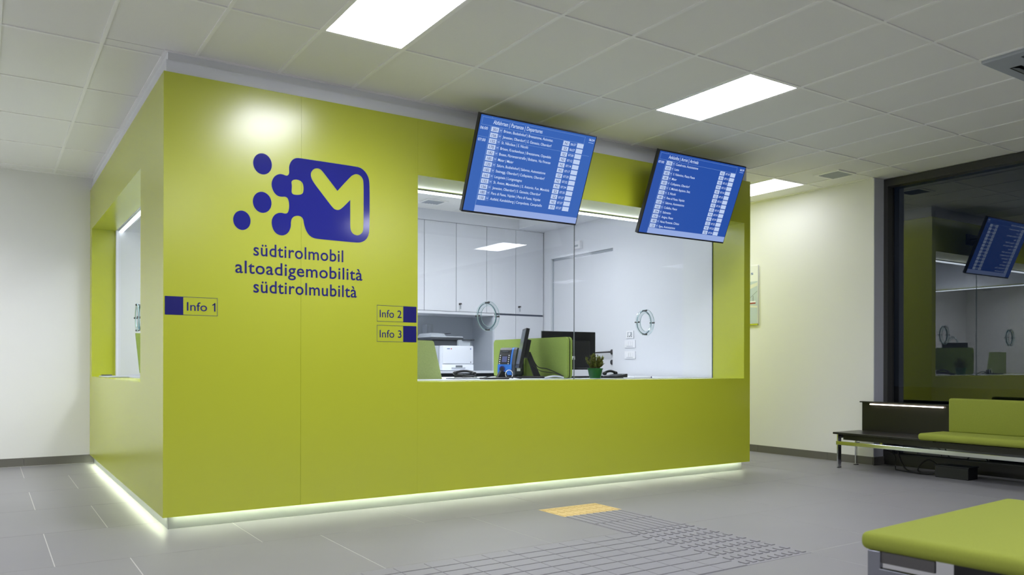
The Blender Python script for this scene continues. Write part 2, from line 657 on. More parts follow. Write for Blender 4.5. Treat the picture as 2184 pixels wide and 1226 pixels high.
# ---- big dark window on the right
win = struct('window_1', B().box(XG - 0.06, XG + 0.06, -0.545 - 0.050, -0.541, 0.045, H), 'frame', 'tall dark framed window to the night outside')
obj('frame_head', B().box(XG - 0.06, XG + 0.06, YF, -0.595, H - 0.085, H), 'frame', win)
obj('frame_foot', B().box(XG - 0.06, XG + 0.06, YF, -0.595, 0.045, 0.13), 'frame', win)
for y in (-4.2, -7.7):
    obj('mullion', B().box(XG - 0.06, XG + 0.06, y - 0.04, y + 0.04, 0.13, H - 0.085), 'frame', win)
for y0, y1 in ((-4.16, -0.595), (-7.66, -4.24), (YF, -7.74)):
    obj('pane', B().box(XG + 0.05, XG + 0.058, y0, y1, 0.13, H - 0.085), 'darkglass', win)
    obj('gasket', B().box(XG + 0.038, XG + 0.05, y1 - 0.012, y1, 0.13, H - 0.085), 'rubber', win)
struct('ground', B().box(XG + 0.2, 40, -30, 30, -0.1, -0.02), 'asphalt', 'dark ground outside the window')

# ================================================================== KIOSK
kiosk = thing('info_kiosk', 'lime green information kiosk with service windows and glowing plinth', 'kiosk', (L / 2, D / 2, 0))
P = 0.018
SG = 0.0006                     # half width of a seam between cladding panels


def panel(x0, x1, y0, y1, z0, z1, name='cladding_panel', m='green'):
    return obj(name, B().box(x0, x1, y0, y1, z0, z1), m, kiosk)


# front cladding
panel(0, 0.926 - SG, 0, P, Z0, Z1)
panel(0.926 + SG, WX0 - SG, 0, P, Z0, Z1)
panel(WX0 + SG * 0, WX0 + SG * 0.1 + 3.9 - 0.0, 0, P, Z0, WS)            # below the window, to the right corner
panel(WX0, L, 0, P, WH, Z1)
panel(WX1, L, 0, P, WS, WH)
# left cladding
panel(0, P, P, SY0, Z0, Z1)
panel(0, P, SY0, SY1, Z0, WS)
panel(0, P, SY0, SY1, WH - 0.01, Z1)
panel(0, P, SY1, YB, Z0, Z1)
# right end cladding
panel(L - P, L, P, YB, Z0, Z1)
# front window reveal
panel(WX0 - P, WX1 + P, P, GLY - 0.004, WS - P, WS, 'window_sill')
panel(WX0 - P, WX1 + P, P, GLY - 0.004, WH, WH + P, 'window_soffit')
panel(WX0 - P, WX0, P, GLY - 0.004, WS, WH, 'window_jamb')
panel(WX1, WX1 + P, P, GLY - 0.004, WS, WH, 'window_jamb')
# side window reveal
panel(P, GLX - 0.004, SY0 - P, SY1 + P, WS - P, WS, 'window_sill')
panel(P, GLX - 0.004, SY0 - P, SY1 + P, WH - 0.01, WH - 0.01 + P, 'window_soffit')
panel(P, GLX - 0.004, SY0 - P, SY0, WS, WH - 0.01, 'window_jamb')
panel(P, GLX - 0.004, SY1, SY1 + P, WS, WH - 0.01, 'window_jamb')
# wall cores behind the cladding
for a in ((P, WX0 - P, P, 0.47, Z0, HO), (P, 0.235, 0.47, SY0 - P, Z0, HO),
          (WX0 - P, XI + 0.02, P, 0.10, Z0, WS - P), (WX0 - P, XI, P, 0.47, WH + P, HO),
          (P, 0.235, SY0 - P, SY1 + P, WH - 0.01 + P, HO), (P, 0.10, SY0 - P, SY1 + P, Z0, WS - P),
          (P, 0.235, SY1 + P, YB, Z0, HO)):
    obj('wall_core', B().box(*a), 'office_white', kiosk)
# brushed steel plinth and the light strip above it
obj('plinth', B().box(0.040, 5.700, 0.062, 0.075, 0, Z0 + 0.01), 'steel', kiosk)
obj('plinth', B().box(0.040, 0.053, 0.075, YB - 0.02, 0, Z0 + 0.01), 'steel', kiosk)
obj('plinth', B().box(5.687, 5.700, 0.075, YB, 0, Z0 + 0.01), 'steel', kiosk)
obj('underside', B().box(P, L - P, P, 0.10, Z0 + 0.012, Z0 + 0.02), 'steel', kiosk)
b = B()
x = 0.08
while x < 5.68:
    b.box(x, x + 0.016, 0.030, 0.040, Z0 - 0.001, Z0 + 0.004)
    x += 0.036
obj('plinth_light_strip', b, 'ledf', kiosk, kind='stuff')
b = B()
y = 0.10
while y < YB - 0.1:
    b.box(0.020, 0.030, y, y + 0.016, Z0 - 0.001, Z0 + 0.004)
    y += 0.036
obj('plinth_light_strip', b, 'ledf', kiosk, kind='stuff')
# white bulkhead above the cladding
for a in ((0.03, L - 0.03, 0.03, 0.05), (0.03, 0.05, 0.05, YB), (L - 0.05, L - 0.03, 0.05, YB)):
    obj('bulkhead', B().box(*a, Z1 - 0.05, H + 0.01), 'bulk', kiosk)
# LED lines at the window heads
obj('window_head', B().box(WX0 - P, XI, 0.470, 0.540, WH + P, HO), 'office_white', kiosk)
obj('led_housing', B().box(WX0, XI - 0.002, GLY + 0.012, GLY + 0.050, WH - 0.010, WH + P), 'ltgrey', kiosk)
obj('led_line', B().box(WX0 + 0.002, XI - 0.003, GLY + 0.014, GLY + 0.032, WH - 0.030, WH - 0.010), 'led', kiosk)
obj('led_housing', B().box(GLX + 0.008, GLX + 0.075, SY0, SY1, WH - 0.022, WH - 0.011), 'ltgrey', kiosk)
obj('led_line', B().box(GLX + 0.020, GLX + 0.050, SY0 + .002, SY1 - .002, WH - 0.034, WH - 0.022), 'led', kiosk)

# ---- kiosk lettering and logo (flat vinyl on the front)
FW = lambda u, v: (u, -0.0012, v)


# outlines in metres on the wall plane (X, Z)
body = [(0.8359, 2.6081), (0.8458, 2.6433), (0.8658, 2.6698), (0.8950, 2.6844), (0.9590, 2.6846), (1.1463, 2.6840), (1.3459, 2.6830), (1.3845, 2.6788),
        (1.4201, 2.6547), (1.4458, 2.6172), (1.4560, 2.5666), (1.4564, 2.3826), (1.4557, 2.1985), (1.4469, 2.1522), (1.4246, 2.1177), (1.3913, 2.0975),
        (1.3527, 2.0908), (1.2008, 2.0922), (1.0427, 2.0925), (1.0065, 2.0996), (0.9787, 2.1209), (0.9571, 2.1571), (0.9458, 2.2004), (0.9427, 2.2259),
        (0.9294, 2.2472), (0.9040, 2.2537), (0.8738, 2.2453), (0.8557, 2.2249), (0.8508, 2.1958), (0.8518, 2.1682), (0.8389, 2.1281), (0.8141, 2.1022),
        (0.7843, 2.0923), (0.7498, 2.1002), (0.7243, 2.1271), (0.7115, 2.1713), (0.7144, 2.2100), (0.7338, 2.2424), (0.7593, 2.2584), (0.7850, 2.2622),
        (0.8038, 2.2582), (0.8207, 2.2600), (0.8326, 2.2756), (0.8385, 2.3121), (0.8354, 2.3526), (0.8254, 2.3769), (0.8085, 2.3840), (0.7837, 2.3790),
        (0.7541, 2.3815), (0.7296, 2.4028), (0.7129, 2.4391), (0.7109, 2.4742), (0.7206, 2.5058), (0.7391, 2.5315), (0.7686, 2.5467), (0.7943, 2.5462),
        (0.8131, 2.5396), (0.8281, 2.5427), (0.8380, 2.5604), (0.8369, 2.5878)]
hole = [(0.8531, 2.4980), (0.8631, 2.5136), (0.8883, 2.5221), (0.9186, 2.5169), (0.9370, 2.5008), (0.9442, 2.4687), (0.9412, 2.4322), (0.9290, 2.4152),
        (0.8986, 2.4073), (0.8684, 2.4067), (0.8553, 2.4184), (0.8563, 2.4472), (0.8582, 2.4730)]
em = [(0.9952, 2.5686), (1.0003, 2.5942), (1.0188, 2.6186), (1.0436, 2.6273), (1.0666, 2.6243), (1.0844, 2.6101), (1.1413, 2.5433), (1.2000, 2.4750),
        (1.2000, 2.4750), (1.2000, 2.4750), (1.2000, 2.4750), (1.2493, 2.5353), (1.2990, 2.5931), (1.3186, 2.6128), (1.3493, 2.6267), (1.3791, 2.6189),
        (1.4002, 2.5960), (1.4069, 2.5656), (1.4073, 2.3878), (1.4066, 2.2045), (1.3978, 2.1734), (1.3768, 2.1542), (1.3548, 2.1479), (1.3284, 2.1540),
        (1.3087, 2.1735), (1.3010, 2.2047), (1.3008, 2.3115), (1.3005, 2.4182), (1.3005, 2.4182), (1.3005, 2.4182), (1.3005, 2.4182), (1.2691, 2.3825),
        (1.2378, 2.3492), (1.2175, 2.3331), (1.2003, 2.3280), (1.1790, 2.3319), (1.1609, 2.3457), (1.0837, 2.4373), (1.0087, 2.5268)]
loops = [smooth_loop(l, 2) for l in (body, hole, em)]
vs, fs = filled(loops)
logo = thing('wall_logo', 'large navy dotted logo with a cut-out arrow shape on green kiosk front', 'logo', (1.0, -0.001, 2.1))
obj('emblem', B().add_mesh([FW(v[0], v[1]) for v in vs], fs), 'navy', logo)
for (cx, cz, rx, rz) in ((0.648, 2.6028, 0.0655, 0.0767), (0.6462, 2.3227, 0.0655, 0.0767), (0.5064, 2.1771, 0.0594, 0.0697)):
    lp = [(cx + rx * math.cos(2 * math.pi * k / 40), cz + rz * math.sin(2 * math.pi * k / 40)) for k in range(40)]
    vs, fs = filled([lp])
    obj('dot', B().add_mesh([FW(v[0], v[1]) for v in vs], fs), 'navy', logo)

WL = [('südtirolmobil', 0.586, 1.932, 0.661, 0.090, 'navy company name lettering, top line under the logo'),
      ('altoadigemobilità', 0.462, 1.799, 0.937, 0.090, 'navy company name lettering, middle and longest line'),
      ('südtirolmubiltà', 0.586, 1.664, 0.768, 0.090, 'navy company name lettering, bottom line of three')]
for s, x, z, w, cap, lab in WL:
    b = B()
    put_text(b, s, FW, x, z, cap, w, res=6, bold=0.012, space=1.06)
    tag(obj('wall_lettering', b, 'navyd'), lab, 'lettering', 'three lines of lettering on the kiosk front')


def info_plate(x0, x1, z0, z1, sq, s, tx, tz, lab):
    t = thing('info_sign', lab, 'sign', ((x0 + x1) / 2, -0.001, z0), group='info desk number signs')
    w = 0.0026
    b = B()
    for a in ((x0, x1, z0, z0 + w), (x0, x1, z1 - w, z1), (x0, x0 + w, z0, z1), (x1 - w, x1, z0, z1)):
        b.box(a[0], a[1], -0.0010, 0.0, a[2], a[3])
    obj('outline', b, 'navyd', t)
    obj('colour_field', B().box(sq[0], sq[1], -0.0012, 0.0, z0, z1), 'navyd', t)
    b = B()
    put_text(b, s, FW, tx, tz, 0.060, 0.184, res=5, bold=0.004)
    if s.endswith('1'):
        xe = tx + 0.184
        fl = B()
        fl.add_mesh([FW(xe - .004, tz + .0595), FW(xe - .004, tz + .0500), FW(xe - .0190, tz + .0395), FW(xe - .0220, tz + .0455)], [(0, 1, 2, 3)])
        obj('sign_text', fl, 'navyd', t)
    obj('sign_text', b, 'navyd', t)


info_plate(0.009, 0.345, 1.482, 1.609, (0.009, 0.124), 'Info 1', 0.147, 1.514, 'small Info 1 sign at the left corner of the green kiosk')
info_plate(1.518, 1.853, 1.484, 1.613, (1.739, 1.853), 'Info 2', 1.541, 1.5175, 'small Info 2 sign, upper of two left of the window')
info_plate(1.518, 1.853, 1.324, 1.455, (1.739, 1.853), 'Info 3', 1.541, 1.358, 'small Info 3 sign, lower of two left of the window')

# ---- office shell inside the kiosk
DY0, DY1, DZ = 2.326, 3.802, 2.678
wo = struct('wall_office_right', B().box(XI, L - P, 0.484, DY0, 0, HO), 'office_white')
obj('wall_section', B().box(XI, L - P, DY1, YB, 0, HO), 'office_white', wo)
obj('wall_section', B().box(XI, L - P, DY0, DY1, DZ, HO), 'office_white', wo)
struct('wall_office_back', B().box(0.235, XI, 4.62, YB, 0, HO), 'office_white')
oc = struct('ceiling', B().box(0.235, XI, 0.47, 4.62, HO, HO + 0.03), 'ctile', 'office ceiling of white tiles inside the kiosk')
for xx in [GX + TX * i for i in range(0, 9)]:
    obj('grid_runner', B().box(xx - R, xx + R, 0.47, YC, HO - 0.003, HO), 'runner', oc)
for yy in [0.62 + TY * i for i in range(0, 4)]:
    obj('grid_runner', B().box(0.235, XI, yy - R, yy + R, HO - 0.0026, HO), 'runner', oc)
struct('soffit_office', B().box(5.22, XI, 0.484, YC - 0.012, 3.095, HO), 'office_white')
struct('floor_office', B().box(0.10, XI + 0.05, 0.10, 4.62, 0, 0.006), 'floor')
door = struct('door_1', B().box(5.700, 5.730, DY0 + .003, DY1 - .02, 0.008, DZ - 0.03), 'office_white', 'white office door with steel lever handle')
obj('door_frame', B().box(5.690, L - P, DY1 - 0.02, DY1, 0, DZ), 'ltgrey', door)
obj('door_frame', B().box(5.690, L - P, DY0, DY1, DZ - 0.03, DZ), 'ltgrey', door)
hd = B().cyl((5.700, 2.385, 1.313), (5.640, 2.385, 1.313), 0.011).cyl((5.645, 2.385, 1.313), (5.645, 2.72, 1.305), 0.011)
obj('handle', hd, 'darksteel', door, smooth=True)
obj('handle_rose', B().cyl((5.700, 2.385, 1.313), (5.690, 2.385, 1.313), 0.034, n=24), 'darksteel', door, smooth=True)
obj('lock_rose', B().cyl((5.700, 2.385, 1.178), (5.690, 2.385, 1.178), 0.034, n=24), 'darksteel', door, smooth=True)

# ---- glazing
g1 = struct('window_2', B().box(WX0 - 0.01, 3.757, GLY, GLY + 0.010, WS - 0.012, WH + 0.012), 'glass', 'clear front glass of the service counter')
obj('pane', B().box(3.763, WX1 - 0.001, GLY, GLY + 0.010, WS - 0.012, WH + 0.012), 'glass', g1)
obj('glass_edge', B().box(3.758, 3.762, GLY - 0.001, GLY + 0.011, WS, WH), 'grey', g1)
obj('glass_edge', B().box(WX1 - 0.010, WX1 - 0.001, GLY - 0.001, GLY + 0.012, WS, WH), 'edge', g1)
g2 = struct('window_3', B().box(GLX, GLX + 0.010, SY0 - 0.01, SY1 - 0.006, WS - 0.012, WH), 'arglass', 'clear glass of the side service window')
obj('glass_edge', B().box(GLX - 0.001, GLX + 0.012, SY1 - 0.010, SY1, WS, WH - 0.012), 'edge', g2)


def speech_ring(c, axis, lab):
    t = thing('speech_ring', lab, 'speech ring', c, (0, 0, 0 if axis == 'y' else -math.pi / 2), group='acrylic speech rings in the service glass')
    rx, rz = 0.098, 0.120
    obj('hole_edge', B().annulus((0, 0, 0), rx, rz, rx - 0.002, rz - 0.002, -0.002, 0.012), 'edge', t, local=True, smooth=True)
    obj('front_disc', B().annulus((0, 0, 0), rx + 0.016, rz + 0.018, rx - 0.022, rz - 0.024, -0.026, -0.019), 'acryl', t, local=True, smooth=True)
    obj('disc_rim', B().annulus((0, 0, 0), rx + 0.0175, rz + 0.0195, rx + 0.016, rz + 0.018, -0.026, -0.019), 'rim', t, local=True, smooth=True)
    obj('disc_rim', B().annulus((0, 0, 0), rx - 0.022, rz - 0.024, rx - 0.0235, rz - 0.0255, -0.026, -0.019), 'rim', t, local=True, smooth=True)
    obj('back_ring', B().annulus((0, 0, 0), rx + 0.010, rz + 0.012, rx - 0.006, rz - 0.008, 0.014, 0.022), 'acryl', t, local=True, smooth=True)
    for k in range(4):
        a = k * math.pi / 2
        x, z = math.cos(a) * (rx + 0.005), math.sin(a) * (rz + 0.006)
        b = B().cyl((x, -0.030, z), (x, 0.026, z), 0.0035, n=8)
        b.cyl((x, -0.036, z), (x, -0.027, z), 0.009, n=10).cyl((x, -0.014, z), (x, -0.003, z), 0.008, n=10).cyl((x, 0.022, z), (x, 0.030, z), 0.008, n=10)
        obj('bolt', b, 'darksteel', t, local=True, smooth=True)


speech_ring((2.775, GLY, 1.592), 'y', 'round clear speech ring in the left pane of the front glass')
speech_ring((4.668, GLY, 1.594), 'y', 'round clear speech ring in the right pane of the front glass')
speech_ring((GLX, 2.93, 1.598), 'x', 'round clear speech ring in the side window glass')

# ================================================================== CEILING FITTINGS
def light_panel(ix, iy, lab, z=H, x0=None, y0=None, power=PANEL_W, group='recessed hall light panels'):
    x0 = GX + TX * ix if x0 is None else x0
    y0 = GY + TY * iy if y0 is None else y0
    cx, cy = x0 + TX / 2, y0 + TY / 2
    t = thing('ceiling_light', lab, 'ceiling light', (cx, cy, z), group=group)
    f = B()
    e = 0.012
    for a in ((x0 + R, x0 + R + e, y0 + R, y0 + TY - R), (x0 + TX - R - e, x0 + TX - R, y0 + R, y0 + TY - R),
              (x0 + R + e, x0 + TX - R - e, y0 + R, y0 + R + e), (x0 + R + e, x0 + TX - R - e, y0 + TY - R - e, y0 + TY - R)):
        f.box(a[0], a[1], a[2], a[3], z + 0.0005, z + 0.03)
    obj('frame', f, 'runner', t)
    obj('diffuser', B().box(x0 + R + e, x0 + TX - R - e, y0 + R + e, y0 + TY - R - e, z + 0.004, z + 0.012), ('panel_lit_c' if (ix, iy) == (10, 1) else 'panel_lit') if z == H else 'panel_lit_b', t)
    ld = bpy.data.lights.new('panel_lamp', 'AREA')
    ld.shape = 'RECTANGLE'
    ld.size = TX - 0.06
    ld.size_y = TY - 0.06
    ld.energy = power
    ld.spread = math.radians(145)
    ld.color = (0.955, 0.965, 1.07) if z == H else (0.93, 0.965, 1.0)
    lo = bpy.data.objects.new('panel_lamp', ld)
    COL.objects.link(lo)
    lo.parent = t
    lo.location = (0, 0, 0.0035)
    return t


LLAB = {(0, -1): 'bright rectangular ceiling light panel nearest the kiosk logo',
        (5, -1): 'bright rectangular ceiling light panel above the arrivals screen',
        (10, 1): 'bright ceiling light panel behind the kiosk near the white wall'}
for ix, iy in LIGHTS:
    light_panel(ix, iy, LLAB.get((ix, iy), 'bright rectangular ceiling light panel out of view in the hall, some added as fill light'), power=PANEL_W * ({(10, 1): 0.05, (10, -5): 0.4, (10, 3): 1.8, (-6, 3): 2.3}.get((ix, iy), 1.0)))
for x0, y0, pw_ in ((3.90, 1.72, 1.0), (2.48, 1.72, 1.0), (0.90, 2.10, 2.2)):  # office panels added out of sight to light the interior
    light_panel(0, 0, 'unseen light panel added in the office ceiling to brighten the interior', HO - 0.031, x0, y0, OFFICE_W * pw_, 'added office light panels')


def vent(x0, y0, w, z, lab, ns=8):
    t = thing('ceiling_vent', lab, 'air vent', (x0 + w / 2, y0 + w / 2, z))
    b = B()
    e = 0.035
    for a in ((x0, x0 + e, y0, y0 + w), (x0 + w - e, x0 + w, y0, y0 + w), (x0 + e, x0 + w - e, y0, y0 + e), (x0 + e, x0 + w - e, y0 + w - e, y0 + w)):
        b.box(a[0], a[1], a[2], a[3], z - 0.010, z + 0.004)
    obj('frame', b, 'runner', t)
    obj('backing', B().box(x0 + e, x0 + w - e, y0 + e, y0 + w - e, z + 0.001, z + 0.004), 'plenum', t)
    p = (w - 2 * e) / ns
    for k in range(ns):
        xa = x0 + e + p * k
        m = Matrix.Translation((xa + p * 0.5, 0, z - 0.004)) @ Matrix.Rotation(math.radians(32), 4, 'Y') @ Matrix.Translation((-xa - p * 0.5, 0, -z + 0.004))
        obj('slat', B().box(xa + p * 0.12, xa + p * 0.80, y0 + e, y0 + w - e, z - 0.005, z - 0.003, mtx=m), 'ltgrey', t)


vent(6.575, -0.545, 0.345, H + 0.005, 'square slatted air vent in the ceiling by the dark window')
vent(3.505, 3.36, 0.30, HO - 0.002, 'small square vent in the office ceiling above the cabinets', 6)

# cassette air conditioner at the upper right
ac = thing('air_conditioner', 'grey ceiling cassette air conditioner at the upper right corner', 'air conditioner', (5.227, -3.744, H))
b = B().box(4.682, 5.772, -4.290, -3.198, H - 0.022, H + 0.008, bevel=0.008)
obj('panel', b, 'ltgrey', ac)
obj('intake_grille', B().box(4.98, 5.48, -4.00, -3.50, H - 0.030, H - 0.021, bevel=0.004), 'grey', ac)
for (x0, x1, y0, y1) in ((4.92, 5.54, -3.36, -3.28), (4.92, 5.54, -4.21, -4.13), (4.76, 4.84, -4.05, -3.44), (5.61, 5.69, -4.05, -3.44)):
    horiz = (x1 - x0) > (y1 - y0)
    obj('air_slot', B().box(x0, x1, y0, y1, H - 0.0235, H - 0.0215), 'black', ac)
    obj('louvre', B().box(x0 + .01, x1 - .01, y0 + .012, y1 - .012, H - 0.034, H - 0.028, bevel=0.002,
                          mtx=Matrix.Translation(((x0 + x1) / 2, (y0 + y1) / 2, H - .03)) @ Matrix.Rotation(math.radians(18), 4, 'X' if horiz else 'Y') @ Matrix.Translation((-(x0 + x1) / 2, -(y0 + y1) / 2, -H + .03))), 'grey', ac)

# ================================================================== DISPLAY SCREENS
DEP = [('301', 'Brixen, Busbahnhof | Bressanone, Autostaz.', 'N1', '06:57'), ('156', 'Jenesien, Oberdorf | S. Genesio, Oberdorf', 'S2', '06:57'),
       ('132', 'St. Nikolaus | S. Nicolò', 'S2', '07:00'), ('170', 'Brixen, Krankenhaus | Bressanone, Ospedale', 'N2', '07:12'),
       ('182', 'Bozen, Florenzerstraße | Bolzano, Via Firenze', 'N2', '07:14'), ('185', 'Maier | Maier', 'N1', '07:17'),
       ('120', 'Salurn, Busbahnhof | Salorno, Autostazione', 'S2', '07:20'), ('182', 'Steinegg, Oberdorf | Collepietra, Oberdorf', 'N2', '07:32'),
       ('165', 'Lengstein | Longostagno', 'N1', '07:34'), ('132', 'St. Anton, Mendelbahn | S. Antonio, Fun. Mendola', 'S2', '07:35'),
       ('156', 'Jenesien, Oberdorf | S. Genesio, Oberdorf', 'S2', '07:37'), ('180', 'Pera di Fassa, Vajolet | Pera di Fassa, Vajolet', 'N2', '07:37'),
       ('150', 'Astfeld, Kandelsberg | Campolasta, Campitello', 'S1', '07:37')]
ARR = [('170', 'Castelrotto, Autostazione', 'N2', '07:10'), ('150', 'Laste', 'S1', '07:11'), ('182', 'S. Valentino, Piazza Paese', 'N2', '07:12'),
       ('185', 'Maier', 'N1', '07:13'), ('182', 'Collepietra, Oberdorf', 'N2', '07:14'), ('132', 'S. Michele Appiano, Staz.', 'S2', '07:15'),
       ('132', 'S. Nicolò', 'S2', '07:15'), ('180', 'Pera di Fassa, Vajolet', 'N2', '07:18'), ('120', 'Salorno, Autostazione', 'S2', '07:19'),
       ('165', 'Collalbo, Paese', 'N1', '07:19'), ('204', 'Salonetto', 'N1', '07:19'), ('156', 'Avigna, Paese', 'S2', '07:22'),
       ('180', 'Nova Ponente, Chiesa', 'N2', '07:23'), ('120', 'Egna, Autostazione', 'S2', '07:24')]


def tv(cx, head, headw, rows, blue, hours, sep, lab):
    w, h = 1.150, 0.804
    t = thing('display_screen', lab, 'display screen', (cx, -0.3125, 2.772), (math.radians(23.9), 0, 0), group='timetable screens above the service window')
    obj('casing', B().box(-w / 2, w / 2, 0.000, 0.045, -h / 2, h / 2, bevel=0.004), 'black', t, local=True)
    obj('rear_housing', B().box(-w * 0.32, w * 0.32, 0.045, 0.075, -h * 0.36, h * 0.30, bevel=0.01), 'black', t, local=True)
    bz = 0.010
    sw, sh = w - 2 * bz, h - 2 * bz - 0.006
    zc = 0.003
    obj('screen', B().box(-sw / 2, sw / 2, -0.0015, 0.001, zc - sh / 2, zc + sh / 2), blue, t, local=True)
    for s in (-1, 1):       # short arms back to the green fascia
        b = B().box(s * 0.20 - 0.02, s * 0.20 + 0.02, 0.07, 0.10, -0.16, 0.22)
        obj('mount_rail', b, 'black', t, local=True)
        # world-space arm end to the wall at y = 0
        b = B().box(cx + s * 0.20 - 0.015, cx + s * 0.20 + 0.015, -0.262, -0.001, 2.90, 2.93)
        obj('mount_arm', b, 'black', t)
    obj('wall_plate', B().box(cx - 0.30, cx + 0.30, -0.014, -0.001, 2.84, 2.99), 'black', t)
    fn = lambda u, v: ((u - 0.5) * sw, -0.0026, zc + (0.5 - v) * sh)
    def SX(s, u, v, cap, wd, m_):
        b_ = B()
        put_text(b_, s, lambda a, c: (fn(0, 0)[0] + a, -0.0028, fn(0, 0)[2] + c), u * sw, -v * sh, cap * sh, wd * sw if wd else None, squeeze=0.87, bold=0.006)
        obj('screen_text', b_, m_, t, local=True)

    lines, dim, bar = B(), B(), B()

    def rect(b, u0, u1, v0, v1, y=-0.0020):
        p = [fn(u0, v0), fn(u1, v0), fn(u1, v1), fn(u0, v1)]
        b.add_mesh([(q[0], y, q[2]) for q in p], [(0, 1, 2, 3)])
    def field(*a):
        b_ = B()
        rect(b_, *a)
        obj('screen_field', b_, 'scrbox', t, local=True)
    lw, lh = 0.0018, 0.0026
    for a in ((0.014, 0.902, 0.0185, 0.0185 + lh), (0.014, 0.902, 0.0945, 0.0945 + lh), (0.014, 0.014 + lw, 0.0185, 0.097),
              (0.900, 0.902, 0.0185, 0.097), (0.0885, 0.0885 + lw, 0.006, 0.0185), (0.0885, 0.0885 + lw * 1.4, 0.0970, 0.930)):
        rect(lines, *a)
    SX(head, 0.104, 0.073, 0.040, headw, 'scrtext')
    for s, v in hours:
        SX(s, 0.009, v, 0.028, 0.060, 'scrtext')
    if sep:
        rect(lines, 0.006, 0.082, 0.2150, 0.2176)
        rect(lines, 0.097, 0.975, 0.2190, 0.2216)
    SX('06:54', 0.940, 0.052, 0.026, 0.050, 'scrtext')
    rect(dim, 0.940, 0.986, 0.068, 0.074)
    pitch = 0.0600 if len(rows) == 13 else 0.0596
    for i, (num, dest, bay, tm) in enumerate(rows):
        v = 0.126 + pitch * i
        field(0.097, 0.158, v - 0.0245, v + 0.0245)
        SX(num, 0.110, v + 0.015, 0.029, 0.036, 'scrdark')
        # small bus pictogram in an outlined box
        for a in ((0.163, 0.187, v - 0.0225, v - 0.0205), (0.163, 0.187, v + 0.0205, v + 0.0225), (0.163, 0.1646, v - 0.0225, v + 0.0225), (0.1854, 0.187, v - 0.0225, v + 0.0225)):
            rect(dim, *a)
        rect(dim, 0.168, 0.183, v - 0.010, v + 0.002)
        rect(dim, 0.170, 0.181, v + 0.006, v + 0.010)
        SX(dest, 0.200, v + 0.012, 0.028, None, 'scrtext')
        field(0.716, 0.773, v - 0.0245, v + 0.0245)
        SX(bay, 0.731, v + 0.014, 0.028, 0.028, 'scrdark')
        SX(tm, 0.784, v + 0.012, 0.026, 0.049, 'scrtext')
        field(0.843, 0.903, v - 0.0245, v + 0.0245)
    rect(bar, 0.0885, 1.0, 0.930, 1.0)
    for n_, b_, m_ in (('screen_lines', lines, 'scrline'), ('screen_pictograms', dim, 'scrbox2'), ('screen_footer', bar, 'scrbar')):
        obj(n_, b_, m_, t, local=True, kind=None if n_ == 'screen_footer' else 'stuff')


tv(2.756, 'Abfahrten | Partenze | Departures', 0.413, DEP, 'scr1', (('06:00', 0.142), ('07:00', 0.262)), True,
   'large blue departures timetable screen, left of the two hanging screens')
tv(4.626, 'Ankünfte | Arrivi | Arrivals', 0.335, ARR, 'scr2', (('07:00', 0.140),), False,
   'large blue arrivals timetable screen, right of the two hanging screens')

# ================================================================== OFFICE FURNITURE
desk = thing('service_desk', 'long white service desk behind the front glass', 'desk', (3.4, 1.2, 0))
obj('worktop', B().box(1.95, 5.62, 0.500, 2.12, 0.980, 1.005, bevel=0.002), 'prn', desk)
for x in (2.0, 3.7, 5.5):
    obj('support_panel', B().box(x, x + 0.025, 0.55, 2.05, 0.006, 0.980), 'prn', desk)
sdesk = thing('service_desk', 'white service desk behind the side window glass', 'desk', (0.6, 3.0, 0))
obj('worktop', B().box(0.265, 1.05, 1.10, 3.38, 0.968, 0.993, bevel=0.002), 'prn', sdesk)
for y in (1.15, 3.32):
    obj('support_panel', B().box(0.30, 1.0, y, y + 0.025, 0.006, 0.968), 'prn', sdesk)

# tall wall cabinets
CW = 0.4731
lab_c = ['rightmost tall white wall cabinet beside the office door', 'second tall white wall cabinet from the office door',
         'third tall white wall cabinet from the office door', 'fourth tall white wall cabinet from the office door',
         'fifth tall white wall cabinet from the office door']
for i in range(8):
    x1 = 5.652 - CW * i
    x0 = x1 - CW
    t = thing('wall_cabinet', lab_c[i] if i < 5 else 'tall white wall cabinet further left along the office back wall', 'cabinet',
              ((x0 + x1) / 2, YC, 1.86), group='row of tall white office cabinets')
    obj('body', B().box(x0 + .0005, x1 - .0005, YC + 0.020, 4.615, 1.835, 3.083), 'gap', t)
    d = obj('door', B().box(x0 + 0.0035, x1 - 0.0035, YC, YC + 0.019, 1.872, 3.080, bevel=0.001), 'cab', t)
    if i in (0, 2):
        kx = x0 + 0.052
        b = B().cyl((kx, YC, 1.975), (kx, YC - 0.012, 1.975), 0.014)
        b.box(kx - 0.004, kx + 0.012, YC - 0.045, YC - 0.010, 1.966, 1.986)
        obj('lock', b, 'darksteel', d)
        obj('key_tag', B().box(kx - 0.008, kx + 0.008, YC - 0.034, YC - 0.030, 1.905, 1.960), 'ltgrey', d)
struct('fascia_office', B().box(1.868, XI, YC - 0.012, 4.62, 3.084, HO), 'office_white')
obj_s = thing('cabinet_shelf', 'white pelmet shelf edge under the tall office cabinets', 'shelf', (2.6, YC, 1.83))
obj('board', B().box(1.868, 4.826, YC - 0.004, 4.60, 1.832, 1.866), 'cab', obj_s)
